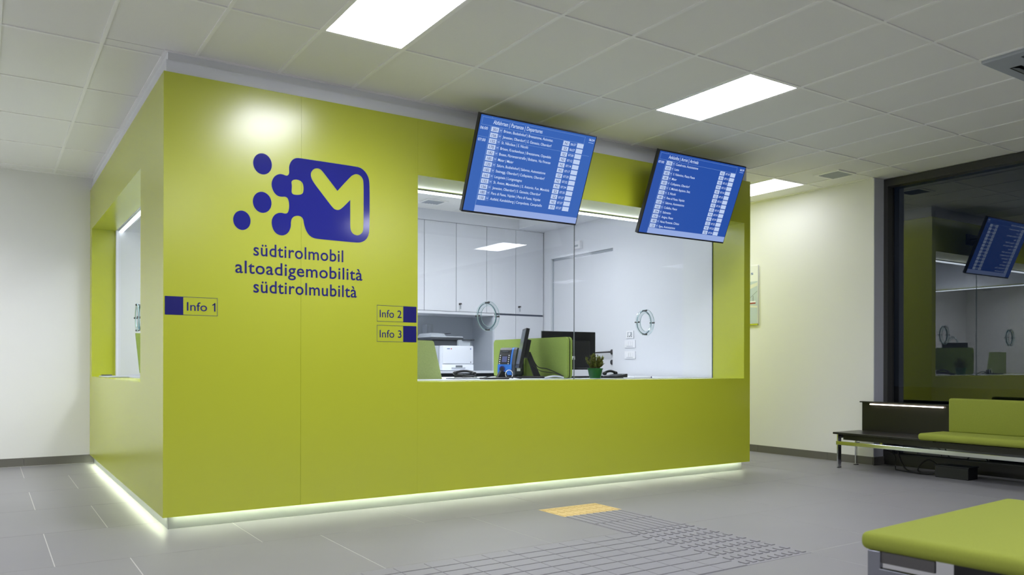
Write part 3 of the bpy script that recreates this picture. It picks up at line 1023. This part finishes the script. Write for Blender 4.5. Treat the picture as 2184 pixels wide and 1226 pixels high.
# tall base units right of the niche
for i, (x0, x1) in enumerate(((4.830, 5.178), (5.180, 5.652))):
    t = thing('base_cabinet', ['narrow white lower cabinet right of the printer niche', 'white lower cabinet next to the office door'][i], 'cabinet', ((x0 + x1) / 2, YC, 0), group='lower office cabinets')
    obj('body', B().box(x0, x1, YC + 0.020, 4.615, 0.006, 1.834), 'cab' if i == 0 else 'gap', t)
    obj('door', B().box(x0 + 0.003, x1 - 0.002, YC, YC + 0.019, 0.08, 1.846, bevel=0.001), 'cab', t)
bc = thing('back_counter', 'white counter in the cabinet niche carrying the printer', 'counter', (2.6, 3.9, 0))
obj('worktop', B().box(1.868, 4.826, 3.42, 4.615, 1.030, 1.056, bevel=0.002), 'prn', bc)
obj('body', B().box(1.88, 4.82, 3.62, 4.61, 0.006, 1.030), 'dkgrey', bc)
obj('splash_panel', B().box(1.868, 4.826, 4.604, 4.616, 1.056, 1.832), 'cabin', bc)
obj('side_panel', B().box(4.812, 4.829, 4.012, 4.604, 1.056, 1.832), 'cabin', bc)

# multifunction printer
pr = thing('office_printer', 'white multifunction printer with grey scanner lid on the back counter', 'printer', (4.10, 3.95, 1.056))
x0, x1 = 3.890, 4.350
obj('body', B().box(x0, x1, 3.725, 4.25, 1.064, 1.395, bevel=0.012), 'prn', pr, smooth=True)
obj('front_cover', B().box(x0 + 0.004, x1 - 0.004, 3.705, 3.725, 1.155, 1.393, bevel=0.008), 'prn', pr, smooth=True)
tr = obj('paper_tray', B().box(x0 - 0.004, x1 - 0.002, 3.702, 3.725, 1.064, 1.146, bevel=0.004), 'prn', pr, smooth=True)
obj('tray_handle', B().box(x0 + 0.13, x1 - 0.13, 3.688, 3.702, 1.088, 1.104, bevel=0.004), 'ltgrey', tr)
obj('tray_slot', B().box(x0 + 0.19, x1 - 0.17, 3.699, 3.702, 1.104, 1.132), 'grey', tr)
obj('brand_mark', B().box(x0 + 0.065, x0 + 0.107, 3.7035, 3.706, 1.347, 1.357), 'bluep', pr)
obj('brand_dot', B().cyl((x0 + 0.128, 3.7045, 1.352), (x0 + 0.128, 3.703, 1.352), 0.008, n=14), 'redp', pr)
obj('power_button', B().box(x1 - 0.050, x1 - 0.038, 3.7035, 3.706, 1.168, 1.182), 'black', pr)
obj('status_mark', B().box(x1 - 0.052, x1 - 0.038, 3.7035, 3.706, 1.345, 1.362), 'bluep', pr)
obj('output_bay', B().box(x0 - 0.10, x1 - 0.20, 3.80, 4.25, 1.395, 1.470, bevel=0.006), 'dkgrey', pr)
obj('output_column', B().box(x1 - 0.20, x1 - 0.02, 3.76, 4.25, 1.395, 1.475, bevel=0.006), 'ltgrey', pr)
obj('rear_case', B().box(x0 - 0.115, x0 - 0.002, 3.80, 4.25, 1.064, 1.395, bevel=0.01), 'ltgrey', pr)
obj('scanner', B().box(x0 - 0.13, x1 - 0.11, 3.78, 4.26, 1.470, 1.502, bevel=0.008), 'dkgrey', pr, smooth=True)
lid = obj('scanner_lid', B().box(x0 - 0.125, x1 - 0.115, 3.79, 4.25, 1.502, 1.522, bevel=0.008), 'ltgrey', pr, smooth=True)
obj('document_feeder', B().prism([(x0 - 0.115, 1.520), (x0 + 0.10, 1.520), (x0 + 0.08, 1.558), (x0 - 0.085, 1.562), (x0 - 0.105, 1.548)], 1, 3.82, 4.22), 'ltgrey', lid)
obj('feeder_tray', B().prism([(x0 + 0.085, 1.545), (x0 + 0.20, 1.560), (x0 + 0.20, 1.566), (x0 + 0.085, 1.556)], 1, 3.86, 4.18), 'dkgrey', lid)
obj('control_panel', B().box(x1 - 0.15, x1 + 0.035, 3.74, 3.86, 1.468, 1.486, bevel=0.006), 'dkgrey', pr)
bx = thing('paper_box', 'pale grey carton standing behind the printer', 'box', (3.94, 4.45, 1.056))
obj('carton', B().box(3.99, 4.085, 4.40, 4.55, 1.056, 1.70, bevel=0.003), 'ltgrey', bx)
obj('flap_seam', B().box(4.036, 4.040, 4.398, 4.401, 1.06, 1.70), 'cabin', bx)

# desk screens (felt)
def felt_rect(w0, w1, z0, z1, r):
    pts = []
    for cx, cz, a0 in ((w1 - r, z1 - r, 0), (w0 + r, z1 - r, 90), (w0 + r, z0 + r, 180), (w1 - r, z0 + r, 270)):
        for k in range(7):
            a = math.radians(a0 + 15 * k)
            pts.append((cx + r * math.cos(a), cz + r * math.sin(a)))
    return pts


fs_ = thing('desk_screen', 'green felt desk divider with rounded corners and dark edge band', 'desk divider', (3.755, 1.3, 1.005))
obj('felt_layer', B().prism(felt_rect(0.55, 2.04, 1.006, 1.424, 0.045), 0, 3.722, 3.746), 'felt', fs_)
obj('edge_band', B().prism(felt_rect(0.554, 2.036, 1.010, 1.420, 0.045), 0, 3.746, 3.758), 'rubber', fs_)
obj('felt_layer', B().prism(felt_rect(0.55, 2.04, 1.006, 1.424, 0.045), 0, 3.758, 3.782), 'felt', fs_)
fs2 = thing('desk_screen', 'green desk divider, paled by painted glass reflection, with slanted edge by the Info signs', 'desk divider', (2.2, 0.98, 1.005))
pl = [(1.96, 1.006), (2.547, 1.006), (2.462, 1.355), (2.452, 1.367), (2.438, 1.370), (1.96, 1.375)]
obj('felt_layer', B().prism(pl, 1, 0.955, 0.968), 'felt_reflection', fs2)
obj('edge_band', B().prism([(p[0] - .003 if p[0] > 2 else p[0], p[1] - .003 if p[1] > 1.1 else p[1]) for p in pl], 1, 0.968, 0.975), 'rubber', fs2)
obj('felt_layer', B().prism(pl, 1, 0.975, 0.988), 'felt_reflection', fs2)
fs3 = thing('desk_screen', 'olive green desk divider seen through the side window', 'desk divider', (0.55, 3.3, 0.993))
pl = [(0.302, 1.05), (0.70, 1.05), (0.70, 1.458), (0.262, 1.458)]
obj('felt_layer', B().prism(pl, 1, 3.30, 3.34), 'felt', fs3)
obj('foot', B().box(0.31, 0.45, 3.28, 3.36, 0.993, 1.052), 'felt', fs3)

# ticket terminal (blue / black)
tt = thing('ticket_terminal', 'blue and black ticket terminal with small screen and round speaker', 'ticket terminal', (3.570, 1.42, 1.005), (0, 0, math.radians(-58)))
prof = [(0.10, 0.030), (-0.105, 0.030), (-0.112, 0.060), (-0.108, 0.140), (-0.085, 0.235), (-0.060, 0.300), (-0.040, 0.318), (0.020, 0.322), (0.055, 0.310), (0.085, 0.260), (0.10, 0.18)]
pr2 = lambda dy, k: [(y + dy if y < 0 else y, z) for y, z in prof]
obj('housing', B().prism(prof, 0, -0.085, 0.115), 'dkgrey', tt, local=True)
obj('side_band', B().prism([(y * 1.02, z * 1.006) for y, z in prof], 0, 0.055, 0.078), 'blue', tt, local=True)
obj('front_cover', B().prism([(-0.100, 0.028), (-0.1145, 0.030), (-0.1185, 0.060), (-0.1145, 0.141), (-0.100, 0.141)], 0, -0.086, 0.080), 'blue', tt, local=True)
obj('keypad_face', B().prism([(-0.09, 0.142), (-0.1145, 0.142), (-0.091, 0.236), (-0.068, 0.296), (-0.045, 0.318), (-0.02, 0.31), (-0.05, 0.2)], 0, -0.080, 0.054), 'black', tt, local=True)
nrm = Vector((0, -0.094, 0.0235)).normalized()


def on_face(u, s):      # u across, s 0..1 up the sloping face
    p0, p1 = Vector((0, -0.1150, 0.142)), Vector((0, -0.0915, 0.236))
    q = p0 + (p1 - p0) * s
    return Vector((u, q.y - 0.002, q.z))


def face_patch(b, u0, u1, s0, s1):
    b.add_mesh([on_face(u0, s0), on_face(u1, s0), on_face(u1, s1), on_face(u0, s1)], [(0, 1, 2, 3)])
    return b


obj('small_display', face_patch(B(), -0.040, 0.020, 0.25, 0.90), 'lcd', tt, local=True)
for u in (-0.064, 0.040):
    for k in range(5):
        obj('key', B().ball(on_face(u, 0.08 + 0.23 * k), 0.0065, 8), 'wht', tt, local=True)
obj('speaker_ring', B().cyl((-0.030, -0.1180, 0.092), (-0.030, -0.1235, 0.092), 0.033, n=24), 'navyd', tt, local=True)
obj('speaker_grille', B().cyl((-0.030, -0.1232, 0.092), (-0.030, -0.1250, 0.092), 0.022, n=20), 'black', tt, local=True)
obj('printer_slot', B().box(-0.050, 0.028, -0.083, -0.070, 0.268, 0.284), 'dkgrey', tt, local=True)
obj('foot', B().box(-0.075, 0.105, -0.09, 0.09, 0.0, 0.030), 'black', tt, local=True)
obj('sticker', B().box(0.1145, 0.1160, -0.06, 0.02, 0.070, 0.100), 'paper', tt, local=True)

# monitors
mo = thing('monitor', 'slim black monitor seen nearly edge-on beside the ticket terminal', 'monitor', (3.50, 0.99, 1.005), (0, 0, math.radians(90 - 25.5)))
# local: +x along the screen width, screen faces +y (to the left in the photo)
mt = Matrix.Translation((0, 0.03, 0.305)) @ Matrix.Rotation(math.radians(11), 4, 'X')
obj('panel', B().box(-0.19, 0.19, -0.018, 0.018, -0.205, 0.205, bevel=0.004, mtx=mt), 'black', mo, local=True)
obj('screen_glass', B().box(-0.172, 0.172, 0.0175, 0.0192, -0.165, 0.188, mtx=mt), 'monscr', mo, local=True)
obj('rear_cover', B().box(-0.12, 0.12, -0.062, -0.018, -0.09, 0.10, bevel=0.008, mtx=mt), 'black', mo, local=True)
obj('arm', B().prism([(0.0, 0.27), (-0.05, 0.27), (-0.155, 0.02), (-0.085, 0.02)], 0, -0.03, 0.03), 'black', mo, local=True)
obj('base', B().box(-0.12, 0.12, -0.19, 0.08, 0.0, 0.022, bevel=0.008), 'black', mo, local=True)
mo2 = thing('monitor', 'wide black monitor seen from behind in front of the office door', 'monitor', (4.165, 1.17, 1.005), (0, 0, math.radians(-5)))
obj('panel', B().box(-0.335, 0.335, -0.012, 0.012, 0.085, 0.500, bevel=0.004), 'black', mo2, local=True)
obj('top_edge', B().box(-0.335, 0.335, -0.004, 0.012, 0.499, 0.503), 'ltgrey', mo2, local=True)
obj('rear_cover', B().box(-0.29, 0.25, -0.055, -0.012, 0.10, 0.405, bevel=0.02), 'rubber', mo2, local=True, smooth=True)
obj('stand', B().box(-0.10, -0.02, -0.06, -0.03, 0.01, 0.25), 'grey', mo2, local=True)
obj('base', B().box(-0.16, 0.12, -0.14, 0.10, 0.0, 0.014, bevel=0.004), 'black', mo2, local=True)
b = B().box(-0.020, 0.040, -0.066, -0.055, 0.215, 0.232)
for k in (-0.015, 0.010, 0.035):
    b.box(k - 0.006, k + 0.006, -0.066, -0.055, 0.195, 0.218)
obj('cable_clip', b, 'paper', mo2, local=True)
fs4 = thing('desk_screen', 'small strip of green divider below the rear monitor', 'desk divider', (4.15, 1.5, 1.005))
obj('felt_layer', B().prism([(3.93, 1.006), (4.30, 1.006), (4.27, 1.10), (3.93, 1.10)], 1, 1.60, 1.63), 'felt', fs4)
obj('foot', B().box(4.0, 4.2, 1.57, 1.66, 1.005, 1.012), 'grey', fs4)

# plant
ppx, ppy, ppz = 4.075, 0.560, 1.005
pt = thing('potted_plant', 'small bushy plant in a dark green plastic pot on the counter', 'plant', (ppx, ppy, ppz))
obj('pot', B().lathe((ppx, ppy, ppz), [(0.058, 0.0), (0.076, 0.090), (0.082, 0.090), (0.082, 0.104), (0.074, 0.104), (0.070, 0.088)], 24), 'pot', pt, smooth=True)
obj('soil', B().cyl((ppx, ppy, ppz + 0.080), (ppx, ppy, ppz + 0.094), 0.070), 'soil', pt)
b = B()
lf = B()
for k in range(64):
    a = random.uniform(0, 2 * math.pi)
    r = 0.095 * math.sqrt(random.random())
    hgt = random.uniform(0.07, 0.172) * (1.0 - 0.30 * (r / 0.095) ** 2)
    p0 = Vector((ppx + 0.015 * math.cos(a), ppy + 0.015 * math.sin(a), ppz + 0.088))
    p2 = Vector((ppx + r * math.cos(a), ppy + r * math.sin(a), ppz + 0.088 + hgt))
    p1 = (p0 + p2) / 2 + Vector((0.012 * math.cos(a), 0.012 * math.sin(a), -0.006))
    pts = [p0 * (1 - t) ** 2 + p1 * 2 * t * (1 - t) + p2 * t * t for t in (0, .25, .5, .75, 1)]
    b.tube(pts, 0.0018, 5)
    for q in range(40):
        t = random.uniform(0.30, 1.0)
        c = p0 * (1 - t) ** 2 + p1 * 2 * t * (1 - t) + p2 * t * t
        d = Vector((random.gauss(0, 1), random.gauss(0, 1), random.gauss(0.9, 0.6))).normalized() * random.uniform(0.014, 0.028)
        s = d.cross(Vector((random.random() - .5, random.random() - .5, 1))).normalized() * 0.0030
        lf.add_mesh([c - s, c + s, c + d * 0.6 + s * 0.9, c + d, c + d * 0.6 - s * 0.9], [(0, 1, 2, 3, 4)])
obj('stems', b, 'stem', pt, kind='stuff')
tag(obj('foliage', lf, 'leaf', pt), kind='stuff')


def arc(c, r, a0, a1, n=14, plane='xz', sq=1.0):
    out = []
    for k in range(n + 1):
        a = math.radians(a0 + (a1 - a0) * k / n)
        if plane == 'xz':
            out.append((c[0] + r * math.cos(a), c[1], c[2] + r * sq * math.sin(a)))
        else:
            out.append((c[0] + r * math.cos(a), c[1] + r * sq * math.sin(a), c[2]))
    return out


# telephones and desk clutter
def phone(loc, rz, lab):
    t = thing('telephone', lab, 'telephone', loc, (0, 0, rz))
    obj('base', B().prism([(-0.10, 0.0), (0.10, 0.0), (0.10, 0.045), (-0.10, 0.018)], 0, -0.09, 0.09), 'black', t, local=True)
    hp = [(-0.065, y, 0.055 + 0.018 * math.sin(math.pi * (y + 0.1) / 0.2)) for y in [-0.10 + 0.02 * k for k in range(11)]]
    h_ = obj('handset', B().tube(hp, 0.013, 8).ball((-0.065, -0.095, 0.048), 0.024, 10, (1, 1.1, .8)).ball((-0.065, 0.095, 0.052), 0.024, 10, (1, 1.1, .8)), 'black', t, local=True, smooth=True)
    obj('keypad', B().box(-0.02, 0.07, -0.07, 0.03, 0.030, 0.036, mtx=Matrix.Rotation(math.radians(8), 4, 'X')), 'dkgrey', t, local=True)
    b = B()
    n = 90
    b.tube([(-0.10 - 0.05 * math.sin(math.pi * k / n), -0.09 + 0.16 * k / n + 0.006 * math.cos(k * 1.2), 0.012 + 0.006 * math.sin(k * 1.2)) for k in range(n + 1)], 0.0025, 5)
    obj('coiled_cord', b, 'rubber', t, local=True)


phone((2.98, 1.30, 1.005), 0.9, 'black telephone on the desk in front of the printer')
phone((4.38, 0.62, 1.005), -1.3, 'black telephone on the counter right of the potted plant')
cr = thing('card_reader', 'black card reader with looped cable in front of the ticket terminal', 'card reader', (2.95, 0.62, 1.005))
obj('slab', B().box(2.80, 3.06, 0.56, 0.68, 1.005, 1.022, bevel=0.005), 'black', cr)
obj('bracket', B().prism([(2.99, 1.022), (3.10, 1.022), (3.085, 1.07), (3.03, 1.085)], 1, 0.66, 0.70), 'black', cr)
obj('cable', B().tube(arc((3.09, 0.62, 1.052), 0.040, -60, 220, 20), 0.0035, 6), 'paper', cr, smooth=True)
obj('cable', B().tube([(3.02, 0.70, 1.02), (3.12, 0.74, 1.05), (3.18, 0.78, 1.02), (3.24, 0.80, 1.012)], 0.006, 6), 'rubber', cr, smooth=True)
obj('cable', B().tube([(3.06, 0.60, 1.012), (3.12, 0.56, 1.030), (3.20, 0.58, 1.012), (3.22, 0.66, 1.012), (3.14, 0.70, 1.026), (3.05, 0.66, 1.014)], 0.005, 6), 'rubber', cr, smooth=True)
obj('cable', B().tube([(2.82, 0.69, 1.012), (2.90, 0.74, 1.022), (3.00, 0.72, 1.034), (3.10, 0.76, 1.014)], 0.004, 6), 'rubber', cr, smooth=True)
tr_ = thing('document_tray', 'grey tray with loose papers and pen on the desk left of the ticket terminal', 'tray', (2.75, 0.86, 1.005))
obj('tray', B().box(2.60, 2.92, 0.80, 0.98, 1.005, 1.013, bevel=0.002), 'grey', tr_)
obj('paper', B().box(2.62, 2.88, 0.82, 0.97, 1.013, 1.017), 'paper', tr_)
obj('pen', B().cyl((2.70, 0.83, 1.022), (2.84, 0.90, 1.022), 0.005, 0.004, 8), 'darksteel', tr_)
hub = thing('cable_hub', 'black connector block on the counter just right of the potted plant', 'connector', (4.22, 0.66, 1.005))
obj('block', B().box(4.185, 4.235, 0.64, 0.69, 1.005, 1.030, bevel=0.003), 'black', hub)
obj('lead', B().tube([(4.20, 0.66, 1.020), (4.19, 0.70, 1.04), (4.20, 0.75, 1.035), (4.22, 0.80, 1.012)], 0.004, 6), 'rubber', hub, smooth=True)
cd = thing('monitor_cable', 'grey sleeve of cables running from the slim monitor to the felt divider', 'cable', (3.6, 0.75, 1.005))
obj('sleeve', B().tube([(3.50, 0.62, 1.013), (3.58, 0.60, 1.028), (3.66, 0.60, 1.024), (3.70, 0.58, 1.012)], 0.010, 8), 'ltgrey', cd, smooth=True)
obj('lead', B().tube([(3.56, 0.93, 1.19), (3.60, 0.90, 1.12), (3.66, 0.82, 1.10), (3.70, 0.66, 1.05), (3.70, 0.60, 1.02)], 0.005, 6), 'rubber', cd, smooth=True)
obj('lead', B().tube([(3.54, 0.95, 1.14), (3.60, 0.85, 1.08), (3.67, 0.72, 1.06), (3.71, 0.60, 1.03)], 0.004, 6), 'rubber', cd, smooth=True)
pb = thing('folded_leaflets', 'white folded leaflet lying flat on the counter beneath the right speech ring', 'leaflet', (4.62, 0.56, 1.005))
obj('sheet', B().box(4.56, 4.80, 0.53, 0.60, 1.005, 1.020, bevel=0.004), 'paper', pb)
obj('dark_spine', B().box(4.800, 4.815, 0.53, 0.60, 1.005, 1.019, bevel=0.003), 'navyd', pb)
pb = thing('paper_sheet', 'thin white sheet on the counter between telephone and leaflet', 'paper', (4.49, 0.56, 1.005))
obj('page', B().box(4.43, 4.555, 0.53, 0.62, 1.005, 1.010), 'paper', pb)
obj('page', B().box(4.425, 4.55, 0.535, 0.615, 1.010, 1.013), 'prn', pb)
wb = thing('tissue_box', 'small white box behind the potted plant', 'box', (4.35, 0.85, 1.005))
obj('carton', B().box(4.32, 4.41, 0.80, 0.92, 1.005, 1.075, bevel=0.004), 'paper', wb)
obj('opening', B().box(4.34, 4.39, 0.83, 0.89, 1.074, 1.0765), 'grey', wb)
kb = thing('keyboard', 'dark keyboard lying on the desk below the rear monitor', 'keyboard', (4.12, 0.93, 1.005))
obj('tray', B().box(3.90, 4.26, 0.84, 0.97, 1.005, 1.020, bevel=0.004), 'black', kb)
b = B()
for r_ in range(4):
    for c_ in range(12):
        b.box(3.91 + 0.0285 * c_, 3.935 + 0.0285 * c_, 0.85 + 0.028 * r_, 0.874 + 0.028 * r_, 1.019, 1.024)
obj('keys', b, 'dkgrey', kb, kind='stuff')
# side counter items
lf1 = thing('clipboard', 'flat clipboard with pen on the side window sill', 'clipboard', (0.15, 3.95, 1.0))
obj('board', B().box(0.04, 0.23, 3.50, 4.35, WS, WS + 0.012, bevel=0.002), 'ltgrey', lf1)
obj('clip', B().box(0.06, 0.16, 4.28, 4.38, WS + 0.012, WS + 0.024, bevel=0.003), 'darksteel', lf1)
phone((0.42, 2.95, 0.993), 0.3, 'dark telephone on the side desk under the olive divider')

# switches and sensor on the office wall
def switch(y, z, hw, hh, lab, kind):
    t = thing('wall_switch', lab, 'switch', (XI, y, z), group='switch plates on the office wall')
    obj('plate', B().box(XI - 0.012, XI, y - hw, y + hw, z - hh, z + hh, bevel=0.003), 'wht', t)
    if kind == 'thermostat':
        obj('display', B().box(XI - 0.0135, XI - 0.011, y - hw * .62, y + hw * .62, z - hh * .3, z + hh * .65), 'ltgrey', t)
        obj('dial', B().cyl((XI - 0.013, y, z + hh * .1), (XI - 0.020, y, z + hh * .1), hw * .30, n=16), 'wht', t)
        for k in (-.5, 0, .5):
            obj('button', B().box(XI - 0.0145, XI - 0.011, y + hw * (k - .12), y + hw * (k + .12), z - hh * .62, z - hh * .42), 'dkgrey', t)
    else:
        n = 3
        for k in range(n):
            a = y - hw * 0.62 + 2 * hw * 0.62 * k / n
            obj('rocker', B().box(XI - 0.016, XI - 0.011, a + .002, a + 2 * hw * .62 / n - .002, z - hh * .45, z + hh * .6, bevel=0.0015), 'wht', t)
        obj('lower_rim', B().box(XI - 0.0145, XI - 0.011, y - hw * .6, y + hw * .6, z - hh * .70, z - hh * .60), 'ltgrey', t)


switch(1.955, 1.530, 0.072, 0.048, 'small square thermostat, top of three wall plates', 'thermostat')
switch(1.955, 1.410, 0.106, 0.048, 'white light switch plate, middle of three wall plates', 'rocker')
switch(1.955, 1.268, 0.106, 0.048, 'white light switch plate, lowest of three wall plates', 'rocker')
sn = thing('door_sensor', 'white door chime box above the office door', 'chime', (XI, 3.09, 2.80))
obj('housing', B().box(XI - 0.05, XI, 3.01, 3.17, 2.745, 2.855, bevel=0.008), 'wht', sn)
obj('grille', B().box(XI - 0.052, XI - 0.049, 3.05, 3.13, 2.775, 2.800), 'ltgrey', sn)

# ================================================================== HALL FURNITURE
wbn = thing('window_bench', 'long bench with black side table and green cushions below the dark window', 'bench', (6.92, -2.0, 0))
BX0, BX1, BY0, BY1 = 6.665, 7.165, -0.405, -3.90
obj('side_table', B().box(BX0, BX1 - .02, -1.62, BY0, 0.378, 0.400, bevel=0.003), 'blackp', wbn)
obj('table_apron', B().box(BX0 + 0.055, BX1 - .03, BY1, BY0 - 0.10, 0.318, 0.377), 'blackp', wbn)
obj('back_panel', B().box(BX1 - 0.02, BX1 + 0.005, BY1, -0.445, 0.385, 0.726), 'blackp', wbn)
obj('panel_cap', B().box(BX1 - 0.065, BX1 + 0.010, -1.56, -0.440, 0.722, 0.735, bevel=0.002), 'blackp', wbn)
obj('light_strip', B().box(BX1 - 0.048, BX1 - 0.030, -1.455, -0.565, 0.699, 0.709), 'ledw', wbn)
obj('seat_cushion', B().box(BX0 - 0.045, BX1 - 0.09, BY1, -1.475, 0.390, 0.462, bevel=0.030, seg=4), 'fabric', wbn, smooth=True)
obj('back_cushion', B().box(BX1 - 0.115, BX1 - 0.020, BY1, -1.555, 0.455, 0.806, bevel=0.022, seg=4), 'fabric', wbn, smooth=True)
for y in (BY0 - 0.03, -3.80):
    obj('leg', B().box(BX0 + 0.045, BX0 + 0.105, y - 0.008, y + 0.008, 0.006, 0.376, bevel=0.002), 'chrome', wbn)
    obj('leg_cap', B().box(BX0 + 0.047, BX0 + 0.103, y - 0.009, y + 0.009, 0.0, 0.008), 'rubber', wbn)
    obj('leg', B().box(BX1 - 0.06, BX1 - 0.03, y + 0.045, y + 0.060, 0.006, 0.376, bevel=0.002), 'chrome', wbn)
    obj('leg_cap', B().box(BX1 - 0.075, BX1 - 0.015, y + 0.040, y + 0.065, 0.0, 0.008), 'rubber', wbn)
    obj('end_bar', B().box(BX0 + 0.105, BX1 - 0.06, y - 0.008, y + 0.008, 0.330, 0.376, bevel=0.002), 'chrome', wbn)
    obj('end_bar', B().box(BX0 + 0.105, BX1 - 0.06, y - 0.008, y + 0.008, 0.250, 0.268, bevel=0.002), 'chrome', wbn)
obj('rail', B().box(BX0 + 0.030, BX0 + 0.045, BY1, BY0 - 0.02, 0.258, 0.300, bevel=0.003), 'chrome', wbn)
for y in (-0.75,):
    obj('upright', B().box(BX1 - 0.10, BX1 - 0.07, y - 0.015, y + 0.015, 0.258, 0.376), 'chrome', wbn)

pw = thing('power_box', 'black power supply box on the floor under the window bench', 'power box', (7.0, -1.66, 0))
obj('case', B().box(6.90, 7.08, -1.86, -1.50, 0.0, 0.115, bevel=0.006), 'black', pw)
obj('lid', B().box(6.894, 7.086, -1.868, -1.492, 0.115, 0.128, bevel=0.003), 'black', pw)
cbl = thing('floor_cable', 'looped black cable hanging beneath the window bench', 'cable', (7.05, -1.2, 0))
obj('loop', B().tube([(7.06, -0.96, 0.32), (7.06, -0.98, 0.16), (7.04, -1.06, 0.04), (7.00, -1.18, 0.012), (6.98, -1.34, 0.010), (7.0, -1.46, 0.03),
                      (7.03, -1.44, 0.11), (7.05, -1.34, 0.15), (7.06, -1.25, 0.10), (7.04, -1.22, 0.03), (7.0, -1.32, 0.012), (6.98, -1.49, 0.03)], 0.008, 8), 'rubber', cbl, smooth=True)
obj('lead', B().tube([(7.08, -0.70, 0.30), (7.08, -0.78, 0.22), (7.07, -0.92, 0.16), (7.07, -0.93, 0.02), (7.02, -1.0, 0.008), (6.98, -1.30, 0.008)], 0.005, 6), 'rubber', cbl, smooth=True)

# near bench
fb = thing('upholstered_bench', 'wide green upholstered bench with chrome legs in the near right corner', 'bench', (1.868, -4.262, 0), (0, 0, math.radians(4.0)))
W2, D2 = 1.285, 1.75
obj('seat_cushion', B().box(-0.035, W2, -D2, 0.0, 0.414, 0.484, bevel=0.028, seg=5), 'fabric', fb, local=True, smooth=True)
obj('seat_base', B().box(0.06, W2 - 0.06, -D2 + 0.1, -0.34, 0.335, 0.413), 'blackp', fb, local=True)
for yy in (-0.045, -D2 + 0.045):
    for xx in (0.0, W2 - 0.06):
        obj('leg', B().box(xx - 0.012, xx + 0.010, yy - 0.034, yy + 0.022, 0.006, 0.412, bevel=0.003), 'chromed', fb, local=True)
        obj('leg_cap', B().box(xx - 0.011, xx + 0.005, yy - 0.029, yy + 0.021, 0.0, 0.008), 'rubber', fb, local=True)
    obj('end_bar', B().box(0.006, W2 - 0.07, yy - 0.004, yy + 0.012, 0.368, 0.412, bevel=0.003), 'chromed', fb, local=True)
for xx in (-0.006, W2 - 0.07):
    obj('side_bar', B().box(xx, xx + 0.012, -0.30, -0.070, 0.366, 0.412, bevel=0.002), 'darksteel', fb, local=True)
    obj('rail', B().box(xx - 0.010, xx + 0.016, -D2 + 0.07, -0.075, 0.318, 0.346, bevel=0.003), 'chromed', fb, local=True)
obj('inner_post', B().box(0.24, 0.30, -0.36, -0.34, 0.30, 0.412), 'chromed', fb, local=True)

# poster on the right wall, mostly hidden by the kiosk
po = thing('wall_poster', 'pale framed poster with cable car picture on the right wall', 'poster', (XR, 1.7, 1.70))
obj('board', B().box(XR - 0.014, XR - 0.001, 1.218, 2.05, 1.692, 2.462, bevel=0.002), 'posterw', po)
obj('picture', B().box(XR - 0.0150, XR - 0.0138, 1.228, 2.04, 1.700, 2.250), 'posterb', po)
b = B().add_mesh([(XR - 0.0156, 1.228, 2.19), (XR - 0.0156, 2.04, 1.96), (XR - 0.0156, 2.04, 2.05), (XR - 0.0156, 1.228, 2.235)], [(0, 1, 2, 3)])
b.add_mesh([(XR - 0.0156, 1.228, 1.90), (XR - 0.0156, 2.04, 1.97), (XR - 0.0156, 2.04, 1.99), (XR - 0.0156, 1.228, 1.925)], [(0, 1, 2, 3)])
obj('picture_bands', b, 'posterc', po)
b = B().add_mesh([(XR - 0.0162, 1.228, 2.120), (XR - 0.0162, 1.36, 2.030), (XR - 0.0162, 1.36, 2.034), (XR - 0.0162, 1.228, 2.124)], [(0, 1, 2, 3)])
b.box(XR - 0.0166, XR - 0.0158, 1.30, 1.306, 1.99, 2.06)
obj('cable_line', b, 'dkgrey', po)
obj('cabin_white', B().box(XR - 0.0166, XR - 0.0158, 1.258, 1.50, 1.972, 1.992), 'paper', po)
obj('cabin_red', B().box(XR - 0.0166, XR - 0.0158, 1.258, 1.50, 1.954, 1.972), 'red', po)
b = B()
put_text(b, 's', lambda u, v: (XR - 0.0150, -u, v), -1.345, 2.340, 0.040, 0.045)
obj('poster_text', b, 'bluep', po)
obj('lower_edge', B().box(XR - 0.016, XR - 0.001, 1.222, 2.05, 1.672, 1.690), 'green', po)
